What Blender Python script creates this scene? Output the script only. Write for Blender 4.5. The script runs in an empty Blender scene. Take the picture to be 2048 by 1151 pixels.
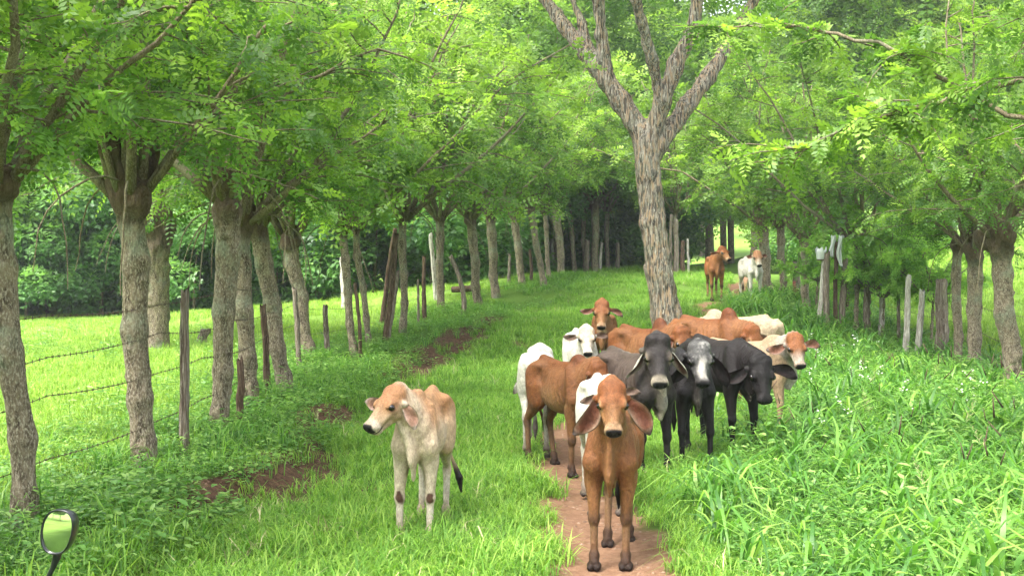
import bpy, math, random
import numpy as np
sc = bpy.context.scene
# ------------------------------------------------------------------ camera, sky, sun, exposure
FP = 2500.; HZ = 520.; CAMZ = 2.1                      # focal length in px of the 2048 px frame, horizon row, eye height
cam = bpy.data.cameras.new('camera'); camo = bpy.data.objects.new('camera', cam); sc.collection.objects.link(camo); sc.camera = camo
cam.sensor_width = 36; cam.lens = FP / 2048 * 36; cam.shift_y = (HZ - 575.5) / 2048
cam.clip_start = .05; cam.clip_end = 2000
camo.location = (0, 0, CAMZ); camo.rotation_euler = (math.radians(90), 0, 0)
SUN_DIR = np.array((-.38, -.34, .88)); SUN_DIR /= np.linalg.norm(SUN_DIR)
sun_el = math.asin(SUN_DIR[2]); sun_az = math.atan2(SUN_DIR[0], SUN_DIR[1])
w = bpy.data.worlds.new('World'); sc.world = w; w.use_nodes = True; wt = w.node_tree
sky = wt.nodes.new('ShaderNodeTexSky'); sky.sky_type = 'NISHITA'; sky.sun_disc = False; sky.sun_elevation = sun_el; sky.sun_rotation = sun_az
sky.dust_density = 4.; sky.air_density = 1.; sky.ozone_density = 1.
hsv = wt.nodes.new('ShaderNodeHueSaturation'); hsv.inputs['Saturation'].default_value = .35
wt.links.new(sky.outputs[0], hsv.inputs['Color']); wt.links.new(hsv.outputs[0], wt.nodes['Background'].inputs[0])
wt.nodes['Background'].inputs[1].default_value = .15
sl = bpy.data.lights.new('sun', 'SUN'); sl.energy = 1.4; sl.angle = math.radians(24); sl.color = (1, .96, .88)
so = bpy.data.objects.new('sun', sl); sc.collection.objects.link(so)
so.rotation_euler = (math.acos(SUN_DIR[2]), 0, math.atan2(SUN_DIR[1], SUN_DIR[0]) + math.pi / 2); so.location = (-20, -12, 34)
sc.view_settings.view_transform = 'Standard'; sc.view_settings.look = 'None'; sc.view_settings.gamma = 1
sc.view_settings.exposure = 2.46
sc.cycles.max_bounces = 8; sc.cycles.diffuse_bounces = 4; sc.cycles.transmission_bounces = 4; sc.cycles.glossy_bounces = 3
sc.cycles.use_adaptive_sampling = True; sc.cycles.adaptive_threshold = .02
# ------------------------------------------------------------------ helpers
col = bpy.context.scene.collection
MAT = {}
def fast_mesh(me, V, F):
    """V (n,3); F list of tuples or (m,k) array"""
    V = np.asarray(V, np.float32)
    if isinstance(F, np.ndarray):
        ls = np.full(len(F), F.shape[1], np.int32); li = F.astype(np.int32).ravel()
    else:
        ls = np.array([len(f) for f in F], np.int32); li = np.array([i for f in F for i in f], np.int32)
    me.vertices.add(len(V)); me.vertices.foreach_set('co', V.ravel())
    me.loops.add(len(li)); me.loops.foreach_set('vertex_index', li)
    me.polygons.add(len(ls)); me.polygons.foreach_set('loop_start', np.concatenate([[0], np.cumsum(ls)[:-1]]).astype(np.int32))
    try: me.polygons.foreach_set('loop_total', ls)
    except Exception: pass
    me.update(calc_edges=True)
    return me

def mesh_obj(name, V, F, mat, parent=None, smooth_=True):
    me = bpy.data.meshes.new(name); fast_mesh(me, V, F)
    if smooth_: me.polygons.foreach_set('use_smooth', np.ones(len(me.polygons), bool))
    me.materials.append(MAT[mat] if isinstance(mat, str) else mat)
    return link(name, me, parent)

def link(name, me, parent=None, loc=(0, 0, 0), rz=0.):
    o = bpy.data.objects.new(name, me); col.objects.link(o); o.parent = parent
    o.location = loc; o.rotation_euler = (0, 0, rz)
    return o

def thing(name, label, cat, loc=(0, 0, 0), rz=0., group=None):
    o = link(name, None, None, loc, rz); return tag(o, label, cat, group)

def tag(o, label, cat, group=None):
    o['label'] = label; o['category'] = cat
    if group: o['group'] = group
    return o

class Nd:
    """tiny node-tree helper"""
    def __init__(s, name):
        s.m = bpy.data.materials.new(name); s.m.use_nodes = True; s.t = s.m.node_tree; s.t.nodes.clear()
        s.out = s.t.nodes.new('ShaderNodeOutputMaterial'); MAT[name] = s.m
    def n(s, ty, _ins=None, **kw):
        nd = s.t.nodes.new('ShaderNode' + ty)
        for k, v in kw.items(): setattr(nd, k, v)
        for k, v in (_ins or {}).items():
            if isinstance(v, bpy.types.NodeSocket): s.t.links.new(v, nd.inputs[k])
            else: nd.inputs[k].default_value = v
        return nd
    def noise(s, vec, scale, detail=4, rough=.6, dist=0.):
        return s.n('TexNoise', {'Vector': vec, 'Scale': scale, 'Detail': detail, 'Roughness': rough, 'Distortion': dist}).outputs['Fac']
    def ramp(s, fac, stops):
        r = s.n('ValToRGB', {'Fac': fac}); e = r.color_ramp.elements
        while len(e) < len(stops): e.new(.5)
        for a, (p, c) in zip(e, stops): a.position = p; a.color = (*c, 1) if len(c) == 3 else c
        return r.outputs['Color']
    def mix(s, fac, a, b, mode='MIX'):
        m = s.n('Mix', data_type='RGBA', blend_type=mode)
        for k, v in ((0, fac), (6, a), (7, b)):
            if isinstance(v, bpy.types.NodeSocket): s.t.links.new(v, m.inputs[k])
            else: m.inputs[k].default_value = v if k == 0 else ((*v, 1) if len(v) == 3 else v)
        return m.outputs[2]
    def math(s, op, a, b=0.):
        m = s.n('Math', {0: a, 1: b}, operation=op); return m.outputs[0]
    def bump(s, h, strength, dist=.01):
        return s.n('Bump', {'Height': h, 'Strength': strength, 'Distance': dist}).outputs['Normal']
    def pos(s): return s.n('NewGeometry').outputs['Position']
    def obj(s): return s.n('TexCoord').outputs['Object']
    def mapv(s, vec, sc): return s.n('Mapping', {'Vector': vec, 'Scale': sc}).outputs['Vector']
    def bsdf(s, colr, rough=.6, normal=None, spec=.3, **kw):
        ins = {'Base Color': colr if isinstance(colr, bpy.types.NodeSocket) else (*colr, 1), 'Roughness': rough, 'Specular IOR Level': spec}
        if normal is not None: ins['Normal'] = normal
        ins.update(kw)
        b = s.n('BsdfPrincipled', ins); s.t.links.new(b.outputs[0], s.out.inputs[0]); return b

# hide
m = Nd('hide'); c = m.n('Attribute', attribute_name='coat').outputs['Color']; o_ = m.obj()
n1 = m.noise(m.mapv(o_, (1, 1, .35)), 160, 3, .7); n2 = m.noise(o_, 22, 4, .6)
cc = m.mix(.8, c, m.ramp(n1, [(.3, (.55, .55, .55)), (.7, (1.1, 1.1, 1.1))]), 'MULTIPLY')
cc = m.mix(.8, cc, m.ramp(n2, [(.35, (.72, .72, .72)), (.65, (1.06, 1.06, 1.06))]), 'MULTIPLY')
n3 = m.noise(m.mapv(o_, (1, 1, .45)), 52, 3, .65); cc = m.mix(.75, cc, m.ramp(n3, [(.32, (.66, .64, .62)), (.68, (1.12, 1.12, 1.12))]), 'MULTIPLY')
m.bsdf(cc, .62, m.bump(m.math('ADD', m.math('MULTIPLY', n1, .25), m.math('ADD', n2, m.math('MULTIPLY', n3, .5))), 1., .011), .18)
m = Nd('eye'); m.bsdf((.008, .005, .004), .06, None, .6)
# ------------------------------------------------------------------ cattle
def smooth(a, b, x):
    t = np.clip((x - a) / (b - a), 0, 1)
    return t * t * (3 - 2 * t)

def vnoise(P, s, seed=0):
    """cheap value noise on points (n,3), about -1..1"""
    q = P * s + seed * 17.31
    i = np.floor(q).astype(np.int64); f = q - i; f = f * f * (3 - 2 * f)
    def h(a, b, c):
        n = (a * 374761393 + b * 668265263 + c * 2147483647 + seed * 97) & 0xffffffff
        n = ((n ^ (n >> 13)) * 1274126177) & 0xffffffff
        return ((n ^ (n >> 16)) & 0xffff) / 32767.5 - 1
    r = 0
    for dx in (0, 1):
        for dy in (0, 1):
            for dz in (0, 1):
                w = (f[:, 0] if dx else 1 - f[:, 0]) * (f[:, 1] if dy else 1 - f[:, 1]) * (f[:, 2] if dz else 1 - f[:, 2])
                r = r + w * h(i[:, 0] + dx, i[:, 1] + dy, i[:, 2] + dz)
    return r

def surface_nets(V, o, h):
    """V: volume of distances; returns verts, quads"""
    S = V < 0
    nx, ny, nz = V.shape
    c = np.zeros((nx - 1, ny - 1, nz - 1), np.int8)
    for dx in (0, 1):
        for dy in (0, 1):
            for dz in (0, 1):
                c += S[dx:nx - 1 + dx, dy:ny - 1 + dy, dz:nz - 1 + dz]
    act = (c > 0) & (c < 8)
    idx = np.full(act.shape, -1, np.int64)
    ii = np.argwhere(act); idx[act] = np.arange(len(ii))
    acc = np.zeros((len(ii), 3)); cnt = np.zeros(len(ii))
    cor = [(a, b, d) for a in (0, 1) for b in (0, 1) for d in (0, 1)]
    for a in cor:
        for ax in range(3):
            if a[ax]: continue
            b = list(a); b[ax] = 1
            va = V[ii[:, 0] + a[0], ii[:, 1] + a[1], ii[:, 2] + a[2]]
            vb = V[ii[:, 0] + b[0], ii[:, 1] + b[1], ii[:, 2] + b[2]]
            m = (va < 0) != (vb < 0)
            t = va[m] / (va[m] - vb[m])
            p = np.tile(np.array(a, float), (m.sum(), 1)); p[:, ax] = t
            acc[m] += p; cnt[m] += 1
    P = o + (ii + acc / cnt[:, None]) * h
    quads = []
    for ax in range(3):
        u, v = (ax + 1) % 3, (ax + 2) % 3
        sl0 = [slice(1, -1)] * 3; sl1 = [slice(1, -1)] * 3
        sl0[ax] = slice(0, V.shape[ax] - 1); sl1[ax] = slice(1, V.shape[ax])
        A = S[tuple(sl0)]; B = S[tuple(sl1)]
        e = np.argwhere(A != B)
        fl = A[tuple(e.T)]
        g = e.copy(); g[:, u] += 1; g[:, v] += 1      # grid index of edge start
        q = []
        for (du, dv) in ((-1, -1), (0, -1), (0, 0), (-1, 0)):
            k = g.copy(); k[:, u] += du; k[:, v] += dv
            q.append(idx[k[:, 0], k[:, 1], k[:, 2]])
        q = np.stack(q, 1)
        q[~fl] = q[~fl][:, ::-1]
        quads.append(q)
    return P, np.concatenate(quads)

class Blob:
    """smooth union of tapered capsules / ellipsoids, each with a colour tag"""
    def __init__(s): s.p = []
    def cap(s, a, b, r1, r2, tag='body', k=.03, sy=1., fr=None, sub=False):
        s.p.append(dict(a=np.array(a, float), b=np.array(b, float), r1=r1, r2=r2, tag=tag, k=k, sc=np.array((1, sy, 1.)), fr=fr, sub=sub, L=1 / min(1, sy)))
    def ell(s, c, r, tag='body', k=.03, fr=None, rot=None, sub=False):
        m = min(r)
        s.p.append(dict(a=np.array(c, float), e=np.array(r, float), m=m, tag=tag, k=k, fr=fr, rot=rot, sub=sub, L=1.))
    def dist(s, q, P):
        if q['fr'] is not None:
            R, t = q['fr']; P = (P - t) @ R          # to local
        if 'e' in q:
            d = P - q['a']
            if q['rot'] is not None: d = d @ q['rot']
            k0 = np.linalg.norm(d / q['e'], axis=-1); k1 = np.linalg.norm(d / q['e']**2, axis=-1) + 1e-9
            return k0 * (k0 - 1) / k1
        A = q['a'] / q['sc']; B = q['b'] / q['sc']; d = P / q['sc'] - A; ba = B - A
        h = np.clip(d @ ba / max(ba @ ba, 1e-9), 0, 1)
        return np.linalg.norm(d - h[:, None] * ba, axis=-1) - (q['r1'] + (q['r2'] - q['r1']) * h)
    def mesh(s, lo, hi, h):
        nb = 6; B = h * nb
        n = np.ceil((hi - lo) / B).astype(int); dims = n * nb + 1
        g = np.stack(np.meshgrid(*[np.arange(k) for k in n], indexing='ij'), -1).reshape(-1, 3)
        C = lo + (g + .5) * B; hd = B * .87
        D = [s.dist(q, C) for q in s.p]
        tot = None; lb = None
        for q, d in zip(s.p, D):
            l = (d - q['k']) / q['L']
            if tot is None: tot = d; lb = l; continue
            if q['sub']: continue
            k = q['k']; hh = np.clip(.5 + .5 * (tot - d) / k, 0, 1); tot = tot * (1 - hh) + d * hh - k * hh * (1 - hh)
            lb = np.minimum(lb, l)
        keep = (lb < hd) & (tot > -hd * 1.6 - .03)
        ki = np.where(keep)[0]
        V = np.repeat(np.repeat(np.repeat(np.where(tot < 0, -1., 1.).reshape(n), nb, 0), nb, 1), nb, 2)
        V = np.pad(V, ((0, 1),) * 3, constant_values=1.)
        loc = np.stack(np.meshgrid(*[np.arange(nb + 1)] * 3, indexing='ij'), -1).reshape(-1, 3)
        m = len(loc)
        out = np.full((len(ki), m), 9.)
        base = (g[ki] * nb)[:, None, :] + loc[None]
        pts = lo + base * h
        for q, d in zip(s.p, D):
            dk = d[ki]
            sel = np.where((dk - q['k']) / q['L'] < hd + .03)[0] if not q['sub'] else np.where(np.abs(dk) < hd + .05)[0]
            if len(sel) == 0: continue
            dd = s.dist(q, pts[sel].reshape(-1, 3)).reshape(len(sel), m)
            k = q['k']; t = out[sel]
            if q['sub']:
                dd = -dd; hh = np.clip(.5 - .5 * (t - dd) / k, 0, 1)
                out[sel] = t * (1 - hh) + dd * hh + k * hh * (1 - hh)
            else:
                hh = np.clip(.5 + .5 * (t - dd) / k, 0, 1)
                out[sel] = t * (1 - hh) + dd * hh - k * hh * (1 - hh)
        ok = np.abs(out) < 8.9
        b = base[ok]
        V[b[:, 0], b[:, 1], b[:, 2]] = out[ok]
        bad = base[~ok]
        V[bad[:, 0], bad[:, 1], bad[:, 2]] = np.where(V[bad[:, 0], bad[:, 1], bad[:, 2]] < 0, V[bad[:, 0], bad[:, 1], bad[:, 2]], 1.)
        return surface_nets(V, lo, h)
    def colours(s, P, coat, kk=.012):
        W = np.zeros(len(P)); C = np.zeros((len(P), 3)); 
        Dm = []
        for q in s.p: Dm.append(s.dist(q, P) if not q['sub'] else np.full(len(P), 9.))
        Dm = np.stack(Dm); mn = Dm.min(0)
        for q, d in zip(s.p, Dm):
            if q['sub']: continue
            w = np.exp(-np.clip((d - mn) / kk, 0, 40))
            W += w; C += w[:, None] * np.array(coat.get(q['tag'], coat['body']))
        return C / W[:, None]

def rotm(yaw=0, pitch=0, roll=0):
    y, p, r = map(math.radians, (yaw, pitch, roll))
    Rz = np.array([[math.cos(y), -math.sin(y), 0], [math.sin(y), math.cos(y), 0], [0, 0, 1]])
    Ry = np.array([[math.cos(p), 0, math.sin(p)], [0, 1, 0], [-math.sin(p), 0, math.cos(p)]])   # + = nose down
    Rx = np.array([[1, 0, 0], [0, math.cos(r), -math.sin(r)], [0, math.sin(r), math.cos(r)]])
    return Rz @ Ry @ Rx

def ear_sheet(root, d, n, L, W, cup, bend, inner, outer, rim, tipc):
    """curved leaf-shaped ear; root, direction, opening normal in body frame"""
    d = d / np.linalg.norm(d); n = n - d * (n @ d); n /= np.linalg.norm(n); w = np.cross(d, n)
    NT, NU = 18, 9
    V, C = [], []
    for side in (0, 1):
        for i in range(NT):
            t = i / (NT - 1)
            wid = W * (.24 * (1 - t)**2 + (math.sin(math.pi * min(1, t * .93 + .05)) ** .8) * (.55 + .5 * t)) * (1 - .0 * t)
            if i == NT - 1: wid = W * .10
            c = root + d * L * t + n * bend * L * t * t - w * .10 * L * math.sin(math.pi * t)
            cu = cup * (1.25 - t)
            for j in range(NU):
                u = j / (NU - 1) * 2 - 1
                p = c + w * wid * .5 * math.sin(u * 1.35) / math.sin(1.35) + n * (cu * wid * (u * u) * .5 - (.003 if side else -.003) * (1 - u**6))
                p = p + n * .006 * math.sin(t * 9 + u * 3)
                V.append(p)
                e = max(abs(u)**3, smooth(.8, 1, t))
                a = np.array(inner if side == 0 else outer)
                if side == 0: a = a * (1 - .35 * (1 - u * u) * math.sin(math.pi * t)) + np.array((.02, .004, .002)) * math.sin(j * 2.4)**2
                col = a * (1 - e) + np.array(rim) * e
                tt = max(float(smooth(.80, .98, t)), float(smooth(.80, .99, abs(u))) * float(smooth(.25, .55, t)) * .9); col = col * (1 - tt) + np.array(tipc) * tt
                V[-1] = p; C.append(col)
    F = []
    for side in (0, 1):
        o = side * NT * NU
        for i in range(NT - 1):
            for j in range(NU - 1):
                q = [o + i * NU + j, o + i * NU + j + 1, o + (i + 1) * NU + j + 1, o + (i + 1) * NU + j]
                F.append(q if side else q[::-1])
    o = NT * NU
    for i in range(NT - 1):
        for j, s in ((0, 1), (NU - 1, -1)):
            q = [i * NU + j, (i + 1) * NU + j, o + (i + 1) * NU + j, o + i * NU + j]
            F.append(q if s > 0 else q[::-1])
    for j in range(NU - 1):
        i = (NT - 1) * NU
        F.append([i + j, i + j + 1, o + i + j + 1, o + i + j])
    return np.array(V), F, np.array(C)

def uv_sphere(c, r, n=12, m=8):
    V = [c + np.array((0, 0, r))]
    for i in range(1, m):
        for j in range(n):
            a = math.pi * i / m; b = 2 * math.pi * j / n
            V.append(c + r * np.array((math.sin(a) * math.cos(b), math.sin(a) * math.sin(b), math.cos(a))))
    V.append(c - np.array((0, 0, r)))
    F = [[0, 1 + j, 1 + (j + 1) % n] for j in range(n)]
    for i in range(m - 2):
        for j in range(n):
            a = 1 + i * n + j; b = 1 + i * n + (j + 1) % n
            F.append([a, a + n, b + n, b])
    k = 1 + (m - 2) * n
    F += [[k + j, len(V) - 1, k + (j + 1) % n] for j in range(n)]
    return np.array(V), F

def cow_mesh(name, coat, vox=.010, S=1., poll=(.80, 0, 1.20), head=(0, 55, 0), fat=1., hump=.5, feet=None, ears=((.15, .75, -.6), (.15, .75, -.6)),
             ear_len=.27, ear_w=.13, ear_n=(1, 0, .1), dewlap=1., bull=False, tail_side=0., legl=1., horns=0., hs=1.05, BL=.88, arch=.0, lying=0):
    """one continuous body, x forward, y left, z up, withers about 1.15*S; returns the mesh"""
    B = Blob(); W = .92 * fat
    feet = feet or {}
    # trunk
    B.cap((.32, 0, .835), (.05, 0, .825), .19, .212, 'body', .05, .80 * W)
    B.cap((.05, 0, .825), (-.32, 0, .85), .212, .19, 'body', .05, .86 * W)
    B.ell((-.06, 0, .76), (.38, .18 * W, .185), 'belly', .05)
    B.cap((.30, 0, 1.05), (-.20, 0, 1.045), .06, .038, 'back', .075, .9)
    B.cap((-.20, 0, 1.045), (-.52, 0, 1.095), .038, .045, 'back', .06, .95)
    B.cap((-.40, 0, .92), (-.64, 0, .93), .175, .145, 'rump', .06, .88 * W)
    for s in (1, -1):
        B.ell((-.44, .145 * W * s, 1.025), (.070, .034, .034), 'rump', .09)
        B.ell((-.30, .15 * W * s, .92), (.09, .02, .06), 'body', .07, sub=True)
        B.ell((-.72, .075 * s, .97), (.04, .035, .045), 'rump', .05)
        B.cap((.30, .085 * s, 1.03), (.43, .115 * W * s, .76), .055, .080, 'shoulder', .06)
        B.ell((.40, .105 * W * s, .76), (.06, .05, .15), 'shoulder', .05)
    if hump:
        B.ell((.30, 0, 1.10), (.135, .07, .065 + .10 * hump), 'hump', .045, rot=rotm(0, -14).astype(float))
    # neck
    R = rotm(*head); T = np.array(poll, float)
    fr = (R, T)
    XB = np.array((1 / BL, 1, 1)); nb = (T + R @ np.array((-.0, 0, -.095)) * hs) * XB
    a = np.array((.36, 0, .92)); mid = (a * .5 + nb * .5) + np.array((.02, 0, -.015))
    B.cap(a, mid, .195, .135, 'neck', .06, .66)
    B.cap(mid, nb, .125, .088, 'neck', .05, .78)
    a2 = np.array((.32, 0, 1.05)); B.cap(a2, (T + R @ np.array((-.02, 0, -.06)) * hs) * XB, .065, .055, 'neck', .06, .7)
    # dewlap: a thin hanging sheet from the throat to between the fore legs
    th = (T + R @ np.array((.13, 0, -.17)) * hs) * XB
    if dewlap:
        pts = [th, mid * .75 + a * .25 + np.array((.06, 0, -.15)) , np.array((.55, 0, .66)), np.array((.50, 0, .57 + .03 * (1 - dewlap))), np.array((.36, 0, .63))]
        rr = [.030, .04 * dewlap + .015, .055, .045, .03]
        for i in range(4):
            B.cap(pts[i], pts[i + 1], rr[i], rr[i + 1], 'dewlap', .022, .30)
        for i in range(3):
            q = pts[1] * (1 - i / 3) + pts[2] * (i / 3); B.ell(q + np.array((.03, 0, -.05)), (.045, .011, .045), 'dewlap', .012)
        B.cap(mid + np.array((.02, 0, -.05)), (.50, 0, .70), .07, .10, 'neck', .05, .42)
    # head (head frame: x to muzzle, z off the forehead)
    def H(v): return tuple(np.array(v) * hs)
    B.ell(H((.055, 0, -.075)), H((.095, .100, .088)), 'forehead', .03, fr)
    B.ell(H((.125, 0, -.062)), H((.095, .098, .072)), 'forehead', .025, fr)
    B.ell(H((.020, .040, -.045 + arch * .02)), H((.055, .058, .055 + arch * .03)), 'forehead', .03, fr)
    B.ell(H((.020, -.040, -.045 + arch * .02)), H((.055, .058, .055 + arch * .03)), 'forehead', .03, fr)
    B.cap(H((.13, 0, -.088)), H((.335, 0, -.074)), .082 * hs, .053 * hs, 'face', .035, .92, fr)
    B.cap(H((.20, 0, -.045)), H((.315, 0, -.047)), .042 * hs, .030 * hs, 'face', .02, 1., fr)
    B.cap(H((.085, 0, -.178)), H((.30, 0, -.134)), .052 * hs, .036 * hs, 'jaw', .035, 1., fr)
    for s in (1, -1):
        B.ell(H((.115, .055 * s, -.13)), H((.075, .034, .062)), 'cheek', .03, fr)
        B.ell(H((.150, .080 * s, -.026)), H((.042, .022, .020)), 'brow', .016, fr)
        B.cap(H((.16, .078 * s, -.085)), H((.28, .050 * s, -.09)), .020 * hs, .012 * hs, 'face', .03, 1., fr)
        B.cap(H((.075, .070 * s, -.105)), H((.065, .115 * s, -.110)), .036 * hs, .026 * hs, 'earbase', .022, 1., fr)
        B.ell(H((.358, .032 * s, -.062)), H((.033, .034, .036)), 'muzzle', .016, fr)
        if horns: B.cap(H((-.005, .055 * s, -.02)), H((-.03 - .03 * horns, .085 * s, .01 + .06 * horns)), .022 * hs, .010 * hs, 'horn', .008, 1., fr)
    B.ell(H((.338, 0, -.086)), H((.050, .064, .060)), 'muzzle', .02, fr)
    B.ell(H((.322, 0, -.140)), H((.046, .044, .026)), 'lip', .010, fr)
    for s in (1, -1):
        B.ell(H((.391, .030 * s, -.058)), H((.016, .009, .013)), 'nostril', .008, fr, sub=True)
        B.ell(H((.162, .112 * s, -.048)), H((.024, .014, .014)), 'eye', .008, fr, sub=True)
    # legs
    def leg_front(s, key):
        fx, fz, fy = feet.get(key, (0, 0, 0))[:3] if len(feet.get(key, (0, 0, 0))) > 2 else (*feet[key], 0)
        y = .125 * W * s + fy * s
        x0 = .40
        kx = x0 + fx * .55 + (.10 if fz > .02 else .0) + (-.01); kz = .365 + fz * .6
        fx_ = x0 + fx + (.0 if fz <= .02 else -.06)
        fe = np.array((fx_, y, .105 + fz)); kn = np.array((kx, y * 1.02, kz)); el = np.array((.36, .125 * W * s, .66))
        B.cap((.42, .115 * W * s, .74), el + np.array((0, 0, -.04)), .088, .074, 'legup', .045, .8)
        B.cap(el, kn + np.array((0, 0, .05)), .080, .048, 'legup', .03, .82)
        B.ell(kn + np.array((.010, 0, 0)), (.046, .044, .060), 'knee', .014)
        B.cap(kn + np.array((0, 0, -.03)), fe, .031, .027, 'leglow', .018, .95)
        B.ell(fe, (.039, .038, .040), 'fetlock', .015)
        ho = fe + np.array((.035, 0, -.065)); B.cap(fe, ho + np.array((-.006, 0, .02)), .034, .036, 'pastern', .012)
        for t in (1, -1):
            B.cap(ho + np.array((-.022, .022 * t, -.004)), ho + np.array((.030, .024 * t, -.012)), .031, .023, 'hoof', .004)
            B.ell(fe + np.array((-.038, .018 * t, -.012)), (.010, .010, .014), 'hoof', .006)
    def leg_hind(s, key):
        fx, fz, fy = (*feet.get(key, (0, 0)), 0)[:3]
        y = .115 * W * s + fy * s
        x0 = -.60
        ho_ = np.array((x0 - .055 + fx * .7, y, .43 + fz * .7)); fe = np.array((x0 + .0 + fx, y, .11 + fz))
        st = np.array((-.40 + fx * .15, .135 * W * s, .66))
        B.cap((-.54, .10 * W * s, .92), (-.50, .125 * W * s, .72), .14, .115, 'thigh', .05, .72)
        B.ell((-.62, .09 * W * s, .80), (.09, .07, .16), 'thigh', .05)
        B.cap((-.46, .12 * W * s, .80), st, .11, .075, 'thigh', .05, .8)
        B.cap(st * .6 + np.array((-.56, y, .66)) * .4, ho_ + np.array((.01, 0, .05)), .092, .042, 'legup', .045, .75)
        B.cap(ho_ + np.array((-.03, 0, .025)), (-.60, .11 * W * s, .66), .014, .02, 'legup', .03)
        B.ell(ho_ + np.array((-.012, 0, 0)), (.052, .038, .056), 'knee', .018)
        B.cap(ho_ + np.array((0, 0, -.03)), fe, .034, .027, 'leglow', .018, .9)
        B.ell(fe, (.039, .037, .040), 'fetlock', .015)
        ho = fe + np.array((.035, 0, -.07)); B.cap(fe, ho + np.array((-.006, 0, .02)), .033, .035, 'pastern', .012)
        for t in (1, -1):
            B.cap(ho + np.array((-.022, .021 * t, -.004)), ho + np.array((.030, .023 * t, -.012)), .030, .022, 'hoof', .004)
            B.ell(fe + np.array((-.038, .018 * t, -.012)), (.010, .010, .014), 'hoof', .006)
    leg_front(1, 'fl'); leg_front(-1, 'fr'); leg_hind(1, 'hl'); leg_hind(-1, 'hr')
    if bull:
        B.ell((-.40, 0, .55), (.035, .03, .05), 'dewlap', .02); B.ell((-.05, 0, .545), (.05, .018, .05), 'belly', .03)
    # tail
    ts = tail_side
    tp = [(-.70, 0, 1.05), (-.77, .01 * ts, 1.00), (-.81, .05 * ts, .80), (-.81, .12 * ts, .58), (-.80, .20 * ts, .44)]
    tr = [.035, .026, .019, .015, .016]
    for i in range(4): B.cap(tp[i], tp[i + 1], tr[i], tr[i + 1], 'tail', .02)
    B.cap(tp[4], (-.80, .25 * ts, .34), .020, .030, 'tuft', .01); B.cap((-.80, .25 * ts, .34), (-.80, .27 * ts, .22), .030, .008, 'tuft', .01)
    if legl != 1.:
        pass
    for q in B.p:                      # body length
        if q['fr'] is None:
            for kx in ('a', 'b'):
                if kx in q: q[kx] = q[kx] * np.array((BL, 1, 1))
            if 'e' in q: q['e'] = q['e'] * np.array((BL, 1, 1)); q['m'] = min(q['e'])
    lo = np.array((-1.0, -.55, -.02)); hi = np.array((.75, .55, 1.35))
    hx = T + R @ np.array((.45, 0, -.1)) * hs
    for p in (T, hx): lo = np.minimum(lo, p - .2); hi = np.maximum(hi, p + .2)
    yy = max(.33, abs(hx[1]) + .17, abs(T[1]) + .17, abs(.27 * ts) + .08); lo[1] = -yy; hi[1] = yy; lo[2] = -.03
    P, Q = B.mesh(lo, hi, vox / S)
    # light smoothing
    e = np.concatenate([Q[:, [0, 1]], Q[:, [1, 2]], Q[:, [2, 3]], Q[:, [3, 0]]])
    for it in range(1):
        acc = np.zeros_like(P); n = np.zeros(len(P))
        np.add.at(acc, e[:, 0], P[e[:, 1]]); np.add.at(acc, e[:, 1], P[e[:, 0]]); np.add.at(n, e[:, 0], 1); np.add.at(n, e[:, 1], 1)
        P = P * .55 + .45 * acc / n[:, None]
    C = B.colours(P, coat)
    # normals for small displacements: ribs, neck folds
    f = P[Q]; fn = np.cross(f[:, 2] - f[:, 0], f[:, 3] - f[:, 1]); N = np.zeros_like(P)
    for j in range(4): np.add.at(N, Q[:, j], fn)
    N /= np.linalg.norm(N, axis=1)[:, None] + 1e-9
    rib = smooth(-.30, -.18, P[:, 0]) * (1 - smooth(.15, .25, P[:, 0])) * smooth(.62, .74, P[:, 2]) * (1 - smooth(.95, 1.0, P[:, 2])) * smooth(.10, .14, np.abs(P[:, 1]))
    P = P + N * (rib * .0042 * np.sin((P[:, 0] + .25 * (P[:, 2] - .8)) * 2 * math.pi / .062))[:, None]
    nk = smooth(.36, .46, P[:, 0]) * smooth(.60, .70, P[:, 2]) * (1 - smooth(.0, .18, ((P - nb) * (R @ np.array((1, 0, 0.)))).sum(1) + .12))
    P = P + N * (nk * .0055 * np.sin(P[:, 0] * 120 + 14 * P[:, 2] + 6 * np.sin(P[:, 2] * 9)))[:, None]
    dw = smooth(.02, .0, np.abs(P[:, 1])) * 0
    # head painting in head coordinates
    Ph = (P - T) @ R / hs
    inh = (smooth(-.1, -.02, Ph[:, 0])) * (np.abs(Ph[:, 1]) < .16) * (Ph[:, 2] > -.26) * (Ph[:, 2] < .16)
    def mix(m, col):
        nonlocal C
        m = (np.clip(m, 0, 1) * inh)[:, None]; C = C * (1 - m) + np.array(col) * m
    x, y, z = Ph.T
    if 'ring' in coat: mix((smooth(.295, .325, x) * (1 - .5 * smooth(-.06, -.03, z))), coat['ring'])
    if 'blaze' in coat: mix(smooth(.055, .03, np.abs(y)) * smooth(.10, .20, x) * smooth(-.07, -.04, z), coat['blaze'])
    ed = np.sqrt(((x - .162) / 1.25)**2 + ((np.abs(y) - .106))**2 + (z + .049)**2)
    if 'eyering' in coat: mix(smooth(.055, .034, ed), coat['eyering'])
    mix(smooth(.031, .024, ed), (.012, .009, .008))
    mix(smooth(.360, .374, x + .10 * (z + .06)) * smooth(-.112, -.100, z) * smooth(.062, .052, np.abs(y)), coat.get('nose', (.022, .02, .022)))
    mix(smooth(.011, .005, np.abs(z + .118 - .0 * x)) * smooth(.275, .315, x), (.03, .02, .018))
    for s in (1, -1):
        nd = np.sqrt(((x - .391) / 1.2)**2 + (y - .030 * s)**2 + (z + .058)**2)
        mix(smooth(.020, .012, nd), (.004, .003, .003))
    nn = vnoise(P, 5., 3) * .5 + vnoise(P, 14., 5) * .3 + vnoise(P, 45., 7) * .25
    C = C * (1 + coat.get('mottle', .24) * nn)[:, None]
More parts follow.
